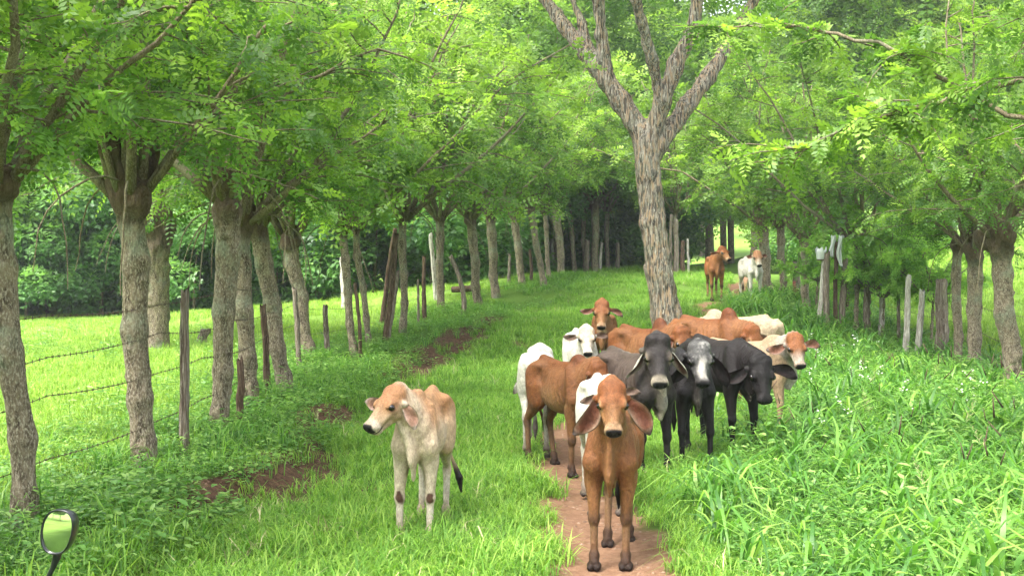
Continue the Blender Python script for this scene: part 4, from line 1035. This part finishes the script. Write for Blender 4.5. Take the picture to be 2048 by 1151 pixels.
CREAM = coat(CRM, mottle=.10, neck=(.60, .47, .33), belly=(.66, .54, .40), legup=(.64, .53, .39), leglow=(.68, .60, .48), knee=(.62, .50, .38), fetlock=(.50, .40, .30), pastern=(.55, .46, .36), hoof=(.20, .15, .11), thigh=(.58, .42, .26), rump=(.50, .30, .15),
    dewlap=(.66, .54, .40), face=(.52, .37, .23), forehead=(.42, .19, .085), jaw=(.56, .42, .28), cheek=(.52, .36, .22), brow=(.48, .27, .14), muzzle=(.60, .49, .38), lip=(.45, .33, .25), ring=(.64, .53, .42), eyering=(.42, .25, .14), tail=(.5, .36, .22), tuft=BLK,
    earbase=(.62, .52, .40), earin=(.45, .24, .17), earout=(.64, .56, .46), earrim=(.62, .54, .44), eartip=(.30, .24, .20), fn=pale_fn(.85, (.44, .22, .10), (.44, .22, .11), .8))
def kneefn(base):
    def fn(P, Ph, C, inh):
        C = base(P, Ph, C, inh)
        for s in (1, -1):
            d = np.sqrt((P[:, 0] - .385)**2 + ((P[:, 1] - .125 * .93 * s) / .8)**2 + ((P[:, 2] - .355) / 1.3)**2); q = (smooth(.046, .030, d + .016 * vnoise(P, 40., 8)))[:, None]; C = C * (1 - q) + np.array((.11, .055, .035)) * q
        return C
    return fn
CREAM['gain'] = .95; CREAM['fn'] = kneefn(CREAM['fn'])
WHITE = coat(WHT, gain=1.0, mottle=.09, neck=(.62, .57, .48), knee=(.50, .44, .36), fetlock=(.20, .16, .13), pastern=(.30, .25, .2), hoof=(.06, .05, .045), leglow=(.62, .58, .5), face=(.62, .55, .45), forehead=(.55, .42, .30), ring=(.66, .6, .5), eyering=(.30, .22, .17), brow=(.58, .48, .37),
    tail=(.6, .55, .47), tuft=(.10, .08, .07), earbase=(.6, .55, .46), earin=(.16, .10, .07), earout=(.60, .56, .48), earrim=(.25, .20, .16), eartip=(.07, .05, .04))
GREY = coat((.125, .090, .070), back=(.12, .088, .068), hump=(.055, .045, .042), shoulder=(.062, .05, .045), neck=(.085, .07, .06), belly=(.13, .105, .085), dewlap=(.42, .38, .29), rump=(.14, .10, .078), thigh=(.06, .048, .042), legup=(.030, .025, .024), leglow=(.030, .026, .024), knee=(.022, .018, .017),
    fetlock=(.026, .022, .02), pastern=(.03, .026, .024), hoof=(.02, .017, .016), face=(.062, .052, .050), forehead=(.040, .032, .031), jaw=(.19, .16, .12), cheek=(.13, .105, .08), brow=(.10, .08, .062), muzzle=(.17, .14, .11), lip=(.5, .42, .3), ring=(.62, .54, .40), eyering=(.30, .235, .17), tail=(.05, .04, .035), tuft=BLK,
    earbase=(.20, .17, .13), earin=(.20, .075, .05), earout=(.85, .78, .65), earrim=(.95, .88, .74), eartip=(.5, .44, .35))
def greyfn(P, Ph, C, inh):
    q = (smooth(.035, .015, np.abs(P[:, 1] - .02)) * smooth(.98, 1.05, P[:, 2]) * smooth(.35, .1, P[:, 0]) * smooth(-.45, -.1, P[:, 0]) * (1 - inh) * .7)[:, None]; C = C * (1 - q) + np.array((.36, .33, .28)) * q
    q = (smooth(.06, .0, np.abs(P[:, 1])) * smooth(.42, .55, P[:, 0]) * smooth(.55, .65, P[:, 2]) * smooth(1.0, .9, P[:, 2]) * (1 - inh) * .8)[:, None]; return C * (1 - q) + np.array((.42, .39, .32)) * q
GREY['fn'] = greyfn; GREY['gain'] = .6
SPECK = coat((.040, .034, .036), neck=(.045, .038, .038), dewlap=(.15, .13, .11), belly=(.07, .06, .055), hoof=(.02, .017, .016), face=(.17, .165, .16), forehead=(.17, .165, .16), brow=(.05, .045, .045), cheek=(.13, .12, .11), jaw=(.13, .12, .11), muzzle=(.05, .038, .036), lip=(.04, .03, .03),
    legup=(.028, .023, .023), leglow=(.024, .02, .02), knee=(.02, .017, .017), tail=BLK, tuft=BLK, earbase=(.04, .035, .035), earin=(.030, .024, .028), earout=(.05, .042, .042), earrim=(.035, .03, .03), eartip=(.02, .017, .017), eyering=(.03, .026, .026))
def speckfn(P, Ph, C, inh):
    sp = vnoise(P, 60., 2) * .6 + vnoise(P, 25., 6) * .6; x, y, z = Ph.T
    hd = inh * smooth(.36, .30, x) * smooth(-.14, -.08, z); q = (hd * smooth(-.1, .7, sp) * .8)[:, None]; C = C * (1 - q) + np.array((.62, .60, .56)) * q
    bz = (inh * smooth(.045, .02, np.abs(y + .012 * np.sin(x * 30))) * smooth(.12, .2, x) * smooth(.36, .32, x) * smooth(-.08, -.04, z))[:, None]; C = C * (1 - bz) + np.array((.85, .80, .73)) * bz
    q = ((1 - inh) * smooth(.09, .0, np.abs(P[:, 1])) * smooth(.35, .5, P[:, 0]) * smooth(.2, .8, sp + .25) * smooth(.5, .6, P[:, 2]) * .7)[:, None]; C = C * (1 - q) + np.array((.4, .37, .31)) * q
    return C
SPECK['fn'] = speckfn; SPECK['gain'] = .42
BLACK = coat(BLK2, back=(.055, .040, .036), hump=(.05, .036, .034), rump=(.05, .037, .034), neck=(.034, .025, .024), dewlap=(.034, .024, .02), legup=BLK, leglow=(.017, .014, .013), knee=(.015, .012, .012), hoof=(.018, .015, .014), thigh=(.026, .019, .018), face=(.030, .025, .025), forehead=(.032, .027, .026), tail=BLK, tuft=BLK,
    muzzle=(.024, .019, .018), earin=(.030, .023, .022), earout=(.024, .019, .018), earrim=(.018, .015, .014), eartip=(.016, .012, .012), eyering=(.02, .016, .015))
def blackfn(P, Ph, C, inh):
    sp = vnoise(P, 70., 2) * .7 + vnoise(P, 30., 6) * .5
    q = ((1 - inh) * smooth(.035, .015, np.abs(P[:, 1])) * smooth(.44, .50, P[:, 0]) * smooth(.45, .7, sp + .3) * smooth(.86, .78, P[:, 2]) * .6)[:, None]; return C * (1 - q) + np.array((1., .9, .75)) * q
BLACK['fn'] = blackfn; BLACK['gain'] = .36
ORNG = coat((.58, .40, .24), neck=(.62, .55, .45), face=(.62, .54, .44), forehead=(.40, .16, .06), jaw=(.62, .55, .45), cheek=(.62, .54, .45), brow=(.48, .24, .11), muzzle=(.5, .38, .29), ring=(.55, .42, .32), eyering=(.55, .4, .28), dewlap=(.62, .56, .47), earbase=(.62, .56, .48), earin=(.48, .20, .12), earout=(.60, .54, .46), earrim=(.46, .40, .35), eartip=(.14, .11, .1), tail=(.5, .35, .2), tuft=BLK, hoof=(.1, .08, .06),
    fn=pale_fn(0., CRM, (.38, .14, .05), .95))
FAWN = coat((.60, .47, .31), hoof=(.1, .08, .06), tuft=(.4, .3, .18), earin=(.4, .2, .13), earout=CRM)
FARW = coat((.66, .62, .55), gain=1.1, mottle=.08, forehead=(.45, .24, .13), brow=(.45, .28, .17), face=(.56, .45, .35), ring=(.6, .52, .42), earin=(.26, .11, .07), earout=(.55, .45, .36), earrim=(.4, .3, .22), eartip=(.3, .2, .15), hoof=(.07, .055, .05), knee=(.5, .46, .4), tuft=BLK, eyering=(.2, .13, .09), earbase=(.5, .38, .28), fn=pale_fn(0., CRM, (.42, .2, .10), .8))
def place_cow(label, coat_, feet_px=None, xy=None, rz=-90, S=1., hw=-90, pitch=55, roll=0, poll=(.62, 1.24), vox=.012, group='herd of young cattle on the lane', cat='calf', **k):
    """hw: where the head points, as a world bearing; poll: reach forward and height of the top of the head"""
    yaw = hw - rz; a = math.radians(yaw)
    pl = (poll[0] - .10 * (1 - math.cos(a)), .22 * math.sin(a), poll[1])
    if feet_px: fx, fy, fz = hit(*feet_px); R = math.radians(rz); x, y = fx - math.cos(R) * .40 * S, fy - math.sin(R) * .40 * S
    else: x, y = xy
    me = cow_mesh('body', coat_, vox=vox, S=S, poll=pl, head=(yaw, pitch, roll), **k)
    o = link('calf' if cat == 'calf' else 'cow', me, None, (x, y, Z(x, y) - .01), math.radians(rz)); me.name = 'cattle_body'
    return tag(o, label, cat, group)
HANG = ((.10, .60, -.78), (.10, .60, -.78))
place_cow('tan bull calf facing the camera at the front of the herd on the dirt path', TANC, (1220, 1142), rz=-98, S=1.0, hw=-91, pitch=53, poll=(.60, 1.33), vox=.0075, ears=((.10, .55, -.82), (.10, .55, -.82)), ear_len=.30, ear_w=.155, ear_n=(1, -.25, .1), bull=True, hump=.35, hs=.95, fat=1.06,
    feet={'fl': (-.01, 0, -.015), 'fr': (.03, 0, -.01), 'hl': (.05, 0, -.02), 'hr': (.22, 0, -.05)})
place_cow('cream calf with a brown saddle and dark knees standing alone on the left, looking left', CREAM, (828, 1092), rz=-96, S=.99, hw=-135, pitch=42, poll=(.54, 1.215), vox=.0075, ears=((-.10, .42, -.80), (.30, .95, -.02)), ear_len=.21, ear_w=.12, ear_n=(.75, .5, .1), hump=.12, hs=.97, fat=.95, tail_side=.75, dewlap=1.9, BL=.84, group=None,
    feet={'fl': (.0, 0, .0), 'fr': (.02, 0, .01), 'hl': (.0, 0, .0), 'hr': (.03, 0, 0)})
place_cow('white calf mostly hidden behind the front tan calf, only pale legs showing', WHITE, (1216, 1034), rz=-88, S=1., hw=-88, pitch=52, poll=(.56, 1.16), vox=.010, ears=((0, .97, .05), (0, .9, -.4)), ear_len=.17, ear_w=.08, hump=.2, hs=.95,
    feet={'fl': (0, 0, 0), 'fr': (.04, 0, .01)})
place_cow('brown calf seen from its side at the left edge of the herd, head turned down', deeper(TANC, .92, eyering=(.2, .07, .025), ring=(.3, .12, .05)), (1170, 955), rz=-64, S=1.04, hw=-48, pitch=62, poll=(.60, 1.12), vox=.0095, ears=((.1, .55, -.8), (.1, .55, -.8)), ear_len=.24, ear_w=.13, hump=.2, hs=.95, tail_side=.6, fat=.9,
    feet={'fl': (.02, 0, 0), 'fr': (-.04, 0, 0), 'hl': (.12, 0, 0), 'hr': (-.10, 0, 0)})
place_cow('white cow showing only its rump behind the sideways brown calf', WHITE, xy=(.30, 14.1), rz=86, S=1.06, hw=86, pitch=75, poll=(.70, .80), cat='cow', vox=.013, hump=0)
place_cow('small white calf with dark edged ears at the back left of the herd', WHITE, xy=(.98, 17.7), rz=-84, S=1.02, hw=-88, pitch=52, poll=(.55, 1.20), vox=.013, ears=((0, .96, -.12), (0, .96, -.02)), ear_len=.21, ear_w=.10, hump=.2)
place_cow('brown cow standing behind the small white calf at the back left of the herd', deeper(TANC, 1.0), xy=(1.46, 20.0), rz=-96, S=1.10, hw=-97, pitch=58, poll=(.52, 1.30), cat='cow', vox=.015, ears=((0, .85, -.45), (0, .95, -.1)), ear_len=.22, ear_w=.10)
place_cow('dark grey cow with white edged drooping ears, right behind the front tan calf', GREY, (1316, 958), rz=-66, S=1.09, hw=-90, pitch=60, poll=(.56, 1.28), cat='cow', vox=.0095, ears=((-.02, .50, -.86), (-.02, .50, -.86)), ear_len=.29, ear_w=.13, ear_n=(.45, -.9, .0), hump=.45, hs=1.16, fat=1., arch=.5,
    feet={'fl': (.02, 0, 0), 'fr': (-.06, 0, 0)})
place_cow('black calf with grey speckled face and very long hanging ears, centre of herd', SPECK, (1393, 943), rz=-86, S=1.03, hw=-88, pitch=56, poll=(.58, 1.25), vox=.0095, ears=((.05, .46, -.88), (.05, .58, -.80)), ear_len=.36, ear_w=.16, ear_n=(.8, -.7, .1), hump=.2, hs=1.12, dewlap=1.1, fat=1.05,
    feet={'fl': (.03, 0, .02), 'fr': (.0, 0, .01)})
place_cow('black calf lowering its head into the tall grass on the right of the herd', BLACK, (1492, 912), rz=-66, S=1.12, hw=-84, pitch=66, poll=(.76, .98), vox=.0095, ears=((.05, .93, -.34), (.05, .93, -.36)), ear_len=.28, ear_w=.14, hump=0, hs=1.10, fat=1.08)
place_cow('pale cow with an orange forehead behind the black calf, right end of the herd', ORNG, xy=(2.92, 15.3), rz=-14, S=1.02, hw=-84, pitch=54, poll=(.60, 1.19), cat='cow', vox=.011, ears=((-.2, .92, -.10), (.1, .95, -.22)), ear_len=.25, ear_w=.13, hump=.15, hs=1.05)
place_cow('humped brown cow behind the grey cow, left of two brown backs', deeper(TANC, .95), xy=(1.80, 16.7), rz=-58, S=1.10, hw=-62, pitch=68, poll=(.72, 1.13), cat='cow', vox=.013, hump=.75, hs=1.1)
place_cow('humped brown cow behind the two black calves, right of two brown backs', deeper(TANC, 1.02), xy=(2.84, 17.7), rz=-48, S=1.12, hw=-55, pitch=70, poll=(.68, 1.02), cat='cow', vox=.013, hump=.85, hs=1.1)
place_cow('fawn cow turned away at the back of the herd, cream rump toward the right', FAWN, xy=(3.35, 18.9), rz=150, S=1.10, hw=150, pitch=60, poll=(.62, 1.0), cat='cow', vox=.015, hump=.3, tail_side=0)
place_cow('brown cow standing far up the lane, looking to the right', deeper(TANC, 1.25, gain=.6, knee=(.07, .035, .02)), (1434, 604), rz=-92, S=1.12, hw=-60, pitch=42, poll=(.56, 1.30), cat='cow', vox=.016, ears=((-.45, .85, .0), (-.3, .9, -.1)), ear_len=.22, ear_w=.09, hump=.4, group='two cattle far up the lane')
place_cow('white cow with brownish forehead far up the lane beside the fence trees', FARW, (1512, 604), rz=-84, S=1.06, hw=-86, pitch=52, poll=(.55, 1.25), cat='cow', vox=.016, ears=((0, .98, .02), (0, .98, .02)), ear_len=.16, ear_w=.11, hump=.2, group='two cattle far up the lane')
# ------------------------------------------------------------------ split posts, barbed wire, small things
def post(base, top, wpx, label, mat='dead_wood', seed=0, Y=None, group='weathered fence posts along the left side', bend=None, name='fence_post', taper=.85, cat='post', jag=True):
    if Y is None: x, Y, z = hit(*base)
    else: x = (base[0] - 1024) / FP * Y; z = Z(x, Y)
    s = FP / Y; f = np.array((x, Y, z)); t = np.array(((top[0] - 1024) / s, Y, CAMZ - (top[1] - HZ) / s)) - f
    r = np.random.default_rng(seed); rad = max(wpx / s / 2, .022); n = 22; sg = 12
    P = np.array([t * q for q in np.linspace(-.06, 1, n)]); P[0] = (0, 0, -.25)
    if bend is not None: b = np.array(((bend[0] - 1024) / s, Y, CAMZ - (bend[1] - HZ) / s)) - f; P = np.array([(1 - q)**2 * np.zeros(3) + 2 * q * (1 - q) * (b * 2 - t * .5) + q * q * t for q in np.linspace(0, 1, n)]); P[0] -= (0, 0, .2)
    P[:, :2] += np.cumsum(r.normal(0, rad * .09, (n, 2)), 0)
    V, F = tube(P, rad * np.linspace(1.05, taper, n), sg); prof = 1 + r.normal(0, .16, sg); prof[r.integers(0, sg)] *= .65
    c = np.repeat(P, sg, 0); V = c + (V - c) * np.tile(prof, n)[:, None] * (1 + .10 * vnoise(V, 9., seed) + .06 * vnoise(V * (1, 1, .3), 40., seed))[:, None]
    if jag: V[-sg:, 2] += r.uniform(-.05, .06, sg) * min(1, rad / .04)
    o = mesh_obj(name, V, F, mat); o.location = tuple(f); return tag(o, label, cat, group)
LP = [((369, 910), (372, 580), 19, 'tall pale split post standing between the lichen tree and the shaggy tree', 'dead_wood', {}),
 ((478, 848), (480, 718), 15, 'short dark stub of a post against the shaggy headed tree', 'dark_wood', {}),
 ((539, 790), (527, 612), 12, 'dark narrow post left of the tree with lumps', 'dark_wood', {}),
 ((598, 736), (584, 575), 12, 'grey post left of the smooth grey leaning tree', 'dead_wood', {}),
 ((656, 713), (650, 614), 12, 'short grey post right of the smooth grey leaning tree', 'dead_wood', {}),
 ((722, 714), (712, 568), 8, 'thin post stub between the close pair of trees', 'dark_wood', {}),
 ((770, 686), (792, 468), 14, 'brown leaning pole crossing in front of the slim fence tree', 'dark_wood', {}),
 ((762, 560), (788, 455), 9, 'short brown slanting pole behind the leaning one', 'dark_wood', {'Y': 29.5}),
 ((778, 676), (795, 545), 8, 'thin grey leaning post beside the brown pole', 'dead_wood', {}),
 ((850, 646), (850, 514), 9, 'dark straight post right of the fist headed tree', 'dark_wood', {}),
 ((926, 630), (902, 513), 9, 'bent grey pole with a kink near its middle', 'dead_wood', {'bend': (925, 575)}),
 ((1018, 568), (1018, 508), 8, 'small pale post on the grassy rise', 'dead_wood', {}),
 ((1104, 548), (1103, 478), 8, 'whitish post left of the pale fence tree', 'pale_wood', {}),
 ((1171, 545), (1173, 480), 10, 'stubby grey post left of the stout short tree', 'dead_wood', {}),
 ((1236, 538), (1234, 486), 8, 'small grey post just left of the big tree', 'dead_wood', {}),
 ((1342, 538), (1342, 430), 7, 'thin tall pole just right of the big tree trunk', 'dead_wood', {'Y': 46}),
 ((1354, 538), (1351, 438), 10, 'grey pole second right of the big tree trunk', 'dead_wood', {'Y': 46}),
 ((1366, 538), (1366, 482), 9, 'reddish stub third right of the big tree trunk', 'dark_wood', {'Y': 46}),
 ((1377, 540), (1376, 478), 5, 'thin pale stake left of the far brown cow', 'pale_wood', {'Y': 46})]
for i, (b, t, wd, lab, mt, k) in enumerate(LP): post(b, t, wd, lab, mt, 400 + i, **k)
LP2 = [((688, 618), (684, 512), 13, 'pale dead trunk standing in the meadow behind the close pair', 'pale_wood'), ((872, 600), (862, 468), 9, 'whitish leaning dead stem behind the straight fence tree', 'pale_wood'), ((838, 652), (836, 560), 6, 'thin grey stake right of the fist headed tree', 'dead_wood'), ((1064, 566), (1062, 500), 6, 'small dark post between the twiggy and slender trees', 'dark_wood'), ((1200, 541), (1201, 484), 7, 'small pale post right of the stout short tree', 'pale_wood')]
for i, (b, t, wd, lab, mt) in enumerate(LP2): post(b, t, wd, lab, mt, 430 + i)
GP = 'weathered fence posts along the right side'
RP = [((1812, 722), (1815, 552), 11, 'white barked post, left one of a crossed pale pair', 'pale_wood'),
 ((1832, 722), (1847, 582), 12, 'white knotty leaning post, right one of a crossed pale pair', 'pale_wood'),
 ((1886, 726), (1889, 560), 24, 'thick hollow dead stump with ragged top', 'dead_wood'),
 ((1797, 690), (1800, 545), 7, 'thin pale stake behind the crossed pair', 'dead_wood'),
 ((1762, 676), (1764, 530), 10, 'greyish pink post in the leaves left of the crossed pair', 'pale_wood'),
 ((1733, 672), (1736, 560), 12, 'lichen grey post right of the thin brown one', 'dead_wood'),
 ((1638, 655), (1645, 522), 9, 'leaning grey post carrying the white bucket', 'pale_wood'),
 ((1655, 660), (1655, 505), 11, 'grey post right of the bucket post', 'dead_wood'),
 ((1669, 662), (1671, 482), 9, 'dark tall post between the two white sacks', 'dark_wood'),
 ((1684, 664), (1690, 520), 12, 'broad grey post under the right white sack', 'dead_wood'),
 ((1692, 640), (1696, 545), 7, 'dark narrow post behind the broad grey one', 'dark_wood')]
for i, (b, t, wd, lab, mt) in enumerate(RP): post(b, t, wd, lab, mt, 450 + i, group=GP)
o = post((1594, 600), (1587, 526), 13, 'split grey post with its lower half painted red', 'dead_wood', 470, group=GP)
x, Y, z = hit(1594, 600); s = FP / Y; pm = Nd('red_paint'); pm.bsdf(pm.mix(pm.noise(pm.obj(), 30, 4), (.20, .045, .035), (.32, .10, .08)), .8)
V, F = tube([(0, 0, .12), (-.01, 0, .30), (-.03, 0, .52)], [.105, .10, .095], 12, .05, 3); mesh_obj('paint_band', V, F, 'red_paint', o)
# hanging white bucket and sacks on the posts
m = Nd('white_plastic'); m.bsdf(m.mix(m.noise(m.obj(), 12, 4), (.45, .47, .47), (.62, .64, .62)), .45, None, .4)
x, Y, z = hit(1638, 655); s = FP / Y; c = at(1642, 506, Y)
o = thing('bucket', 'white cut plastic bucket set upside down over a grey fence post', 'bucket', c)
rr = np.linspace(0, 2 * math.pi, 25)[:-1]; V, F = [], []
for k, (zz, ra) in enumerate(((-.14, .085), (-.11, .095), (.0, .11), (.08, .125))):
    for j, a in enumerate(rr): V.append((ra * math.cos(a), ra * math.sin(a), zz + (.045 * math.sin(3 * a + 1) + .03 * math.sin(7 * a) if k == 3 else 0)))
for k in range(3): F += [(k * 24 + j, k * 24 + (j + 1) % 24, (k + 1) * 24 + (j + 1) % 24, (k + 1) * 24 + j) for j in range(24)]
F.append(tuple(range(24))[::-1]); b = mesh_obj('shell', np.array(V), F, 'white_plastic', o); md_ = b.modifiers.new('wall', 'SOLIDIFY'); md_.thickness = .006
V, F = tube([(.085 * math.cos(a), .085 * math.sin(a), -.145) for a in np.linspace(0, 6.2, 16)], [.012] * 16, 6); mesh_obj('rim', V, F, 'seed_dark', o)
def sack(cx, cy, wpx, hpx, label, seed):
    x, Y, z = hit(1669, 662); Y -= .12; s = FP / Y; r = np.random.default_rng(seed); c = at(cx, cy, Y); n, mm = 9, 14; V = []
    for i in range(mm):
        t = i / (mm - 1); wd = wpx / s * .5 * (1 - .45 * t + .2 * math.sin(t * 9 + seed))
        for j in range(n): u = j / (n - 1) * 2 - 1; V.append((u * wd + .03 * math.sin(t * 5 + seed), -.03 * math.cos(u * 4 + t * 3), (.5 - t) * hpx / s + .02 * math.sin(u * 9 + seed)))
    F = [(i * n + j, i * n + j + 1, (i + 1) * n + j + 1, (i + 1) * n + j) for i in range(mm - 1) for j in range(n - 1)]
    o = mesh_obj('sack', np.array(V), F, 'white_plastic'); md_ = o.modifiers.new('cloth', 'SOLIDIFY'); md_.thickness = .012; o.location = c; tag(o, label, 'sack', 'white sacks hung on the right fence')
sack(1665, 492, 9, 42, 'white torn sack hanging on the left of the dark tall post', 1); sack(1681, 502, 10, 62, 'longer white torn sack hanging on the right of the dark tall post', 2)
# meadow stump and log
o = mesh_obj('stump', *tube([(0, 0, -.2), (.0, 0, .1), (.05, 0, .22), (.16, 0, .26)], [.12, .10, .10, .05], 10, .35, 8), 'dead_wood'); o.location = hit(405, 685); tag(o, 'small gnarled stump in the meadow beside the tall split post', 'stump')
hx = hit(932, 590); o = mesh_obj('log', *tube([(-.42, 0, .16), (0, .1, .18), (.42, .1, .2)], [.09, .10, .08], 12, .15, 4), 'dark_wood'); o.location = hx; tag(o, 'grey log lying in the meadow behind the bent pole', 'log')
# barbed wire
m = Nd('rusty_wire'); m.bsdf(m.mix(m.noise(m.obj(), 40, 3), (.05, .035, .028), (.13, .085, .06)), .7, None, .4, Metallic=.3)
def wire(pts, label, group, r0=.0035, barbs=True, seed=0):
    r = np.random.default_rng(seed); P = []
    for a, b in zip(pts[:-1], pts[1:]):
        a, b = np.array(a, float), np.array(b, float); n = max(3, int(np.linalg.norm(b - a) / .25)); sag = .03 * np.linalg.norm(b - a)**1.2 / 3
        for i in range(n): q = i / n; P.append(a * (1 - q) + b * q - np.array((0, 0, sag * 4 * q * (1 - q))))
    P.append(np.array(pts[-1], float)); P = np.array(P); parts = [tube(P, [r0] * len(P), 5)]
    if barbs:
        L = np.concatenate([[0], np.cumsum(np.linalg.norm(np.diff(P, axis=0), axis=1))])
        for q in np.arange(.06, min(L[-1], 26), .115):
            c = np.array([np.interp(q, L, P[:, k]) for k in range(3)]); a = r.uniform(0, 6.28)
            d = np.array((math.cos(a) * .4, math.cos(a), math.sin(a))) * .018; parts.append(tube([c - d, c, c + d], [.0012, r0 * 1.3, .0012], 4, cap=False))
            d = np.array((math.cos(a + 1.6) * .4, math.cos(a + 1.6), math.sin(a + 1.6))) * .018; parts.append(tube([c - d, c, c + d], [.0012, r0 * 1.3, .0012], 4, cap=False))
    V, F = merge(parts); o = mesh_obj('barbed_wire', V, F, 'rusty_wire'); tag(o, label, 'barbed wire', group)
ys = [-10, -5, 0, 4, 7, 9.7, 12.3, 13.6, 15, 17.8, 19.6, 21.5, 24.5, 27.5, 30, 33, 36, 40]
for k, (h0, lab) in enumerate(((1.62, 'topmost rusty barbed wire strand of the left fence'), (1.28, 'second rusty barbed wire strand from the top of the left fence'), (.93, 'third rusty barbed wire strand from the top of the left fence'), (.50, 'lowest rusty barbed wire strand of the left fence'))):
    wire([(fence_x(y) + .15, y, Z(fence_x(y), y) + h0 * (1 if y < 25 else .8) - .10 + .04 * math.sin(y * 3 + k * 2)) for y in ys], lab, 'barbed wire strands of the left fence', seed=k)
yr = [2, 8, 14, 18, 21, 24.6, 27, 30, 33]
for k, (h0, lab) in enumerate(((1.35, 'upper barbed wire strand of the right fence'), (.85, 'middle barbed wire strand of the right fence'), (.45, 'lower barbed wire strand of the right fence'))):
    wire([(fx_r(y) - .12, y, Z(fx_r(y), y) + h0 + .05 * math.sin(y * 2 + k)) for y in yr], lab, 'barbed wire strands of the right fence', .003, seed=20 + k)
# ------------------------------------------------------------------ motorcycle mirror in the near corner
m = Nd('black_plastic'); m.bsdf((.012, .013, .016), .28, None, .5)
m = Nd('mirror_silver'); m.bsdf((.86, .88, .87), .02, None, .5, Metallic=1.)
m = Nd('rubber'); m.bsdf((.02, .02, .02), .7)
mc = np.array(at(114, 1063, 3.9)); MY = math.radians(15)
o = thing('motorcycle_mirror', 'black motorcycle mirror on a thin stalk in the near left corner, reflecting the meadow', 'mirror', tuple(mc), -MY)
def outline(s=1.):
    P = []
    for i in range(40):
        a = 2 * math.pi * i / 40; x_ = math.cos(a); y_ = math.sin(a); n_ = 2.7
        rx, ry = .056, .071; q = (abs(x_)**n_ + abs(y_)**n_) ** (-1 / n_); px_, py_ = x_ * q * rx, y_ * q * ry
        px_ += py_ * .16 + (.008 if py_ > 0 else 0) * 0; px_ *= 1 - .14 * (py_ < 0) * abs(py_) / ry; P.append((px_ * s, py_ * s))
    return np.array(P)
O_ = outline(); V, F = [], []
for dy, s_ in ((.002, .90), (-.004, .93), (-.006, .98), (0, 1.0), (.018, 1.0), (.040, .88), (.052, .55), (.055, .0)):
    V += [(p[0] * s_ + (1 - s_) * .0, dy, p[1] * s_) for p in O_]
F = [(k * 40 + j, (k + 1) * 40 + j, (k + 1) * 40 + (j + 1) % 40, k * 40 + (j + 1) % 40) for k in range(7) for j in range(40)]; F = [f[::-1] for f in F]
hs_ = mesh_obj('housing', np.array(V), F, 'black_plastic', o)
V, F = [(0, -.004, 0)], []; nr = 8; RC = .42
for k in range(1, nr + 1):
    q = k / nr * .915
    for p in O_: V.append((p[0] * q, -.004 + ((p[0] * q)**2 + (p[1] * q)**2) / (2 * RC), p[1] * q))
F = [(0, 1 + (j + 1) % 40, 1 + j) for j in range(40)] + [(1 + (k - 1) * 40 + j, 1 + (k - 1) * 40 + (j + 1) % 40, 1 + k * 40 + (j + 1) % 40, 1 + k * 40 + j) for k in range(1, nr) for j in range(40)]
g_ = mesh_obj('mirror_glass', np.array(V), F, 'mirror_silver', o)
V, F = tube([(-.012, .02, -.055), (-.016, .022, -.085), (-.03, .02, -.12), (-.055, .015, -.17), (-.075, .01, -.26)], [.020, .013, .0085, .0075, .0075], 12); mesh_obj('stalk', V, F, 'black_plastic', o)
V, F = tube([(-.075, .01, -.25), (-.075, .01, -.27), (-.075, .01, -.30)], [.013, .016, .016], 12); mesh_obj('clamp', V, F, 'black_plastic', o)
V, F = tube([(.06, .08, -.31), (-.05, .0, -.305), (-.28, -.06, -.29), (-.5, -.06, -.27)], [.013] * 4, 12); mesh_obj('handlebar', V, F, 'black_plastic', o)
V, F = tube([(.165, .14, -.315), (.05, .075, -.31)], [.018, .017], 12); mesh_obj('grip', V, F, 'rubber', o)

# ------------------------------------------------------------------ the moist air
m = bpy.data.materials.new('air'); m.use_nodes = True; nt = m.node_tree; nt.nodes.clear(); mo = nt.nodes.new('ShaderNodeOutputMaterial'); pv = nt.nodes.new('ShaderNodeVolumePrincipled')
pv.inputs['Color'].default_value = (.93, .97, 1, 1); pv.inputs['Density'].default_value = .0006; pv.inputs['Anisotropy'].default_value = .2; nt.links.new(pv.outputs[0], mo.inputs['Volume'])
V = [(x, y, z) for x in (-710, 710) for y in (-210, 810) for z in (-3, 75)]
hz = mesh_obj('haze', V, [(0, 1, 3, 2), (4, 6, 7, 5), (0, 4, 5, 1), (2, 3, 7, 6), (0, 2, 6, 4), (1, 5, 7, 3)], m, smooth_=False); hz['kind'] = 'stuff'
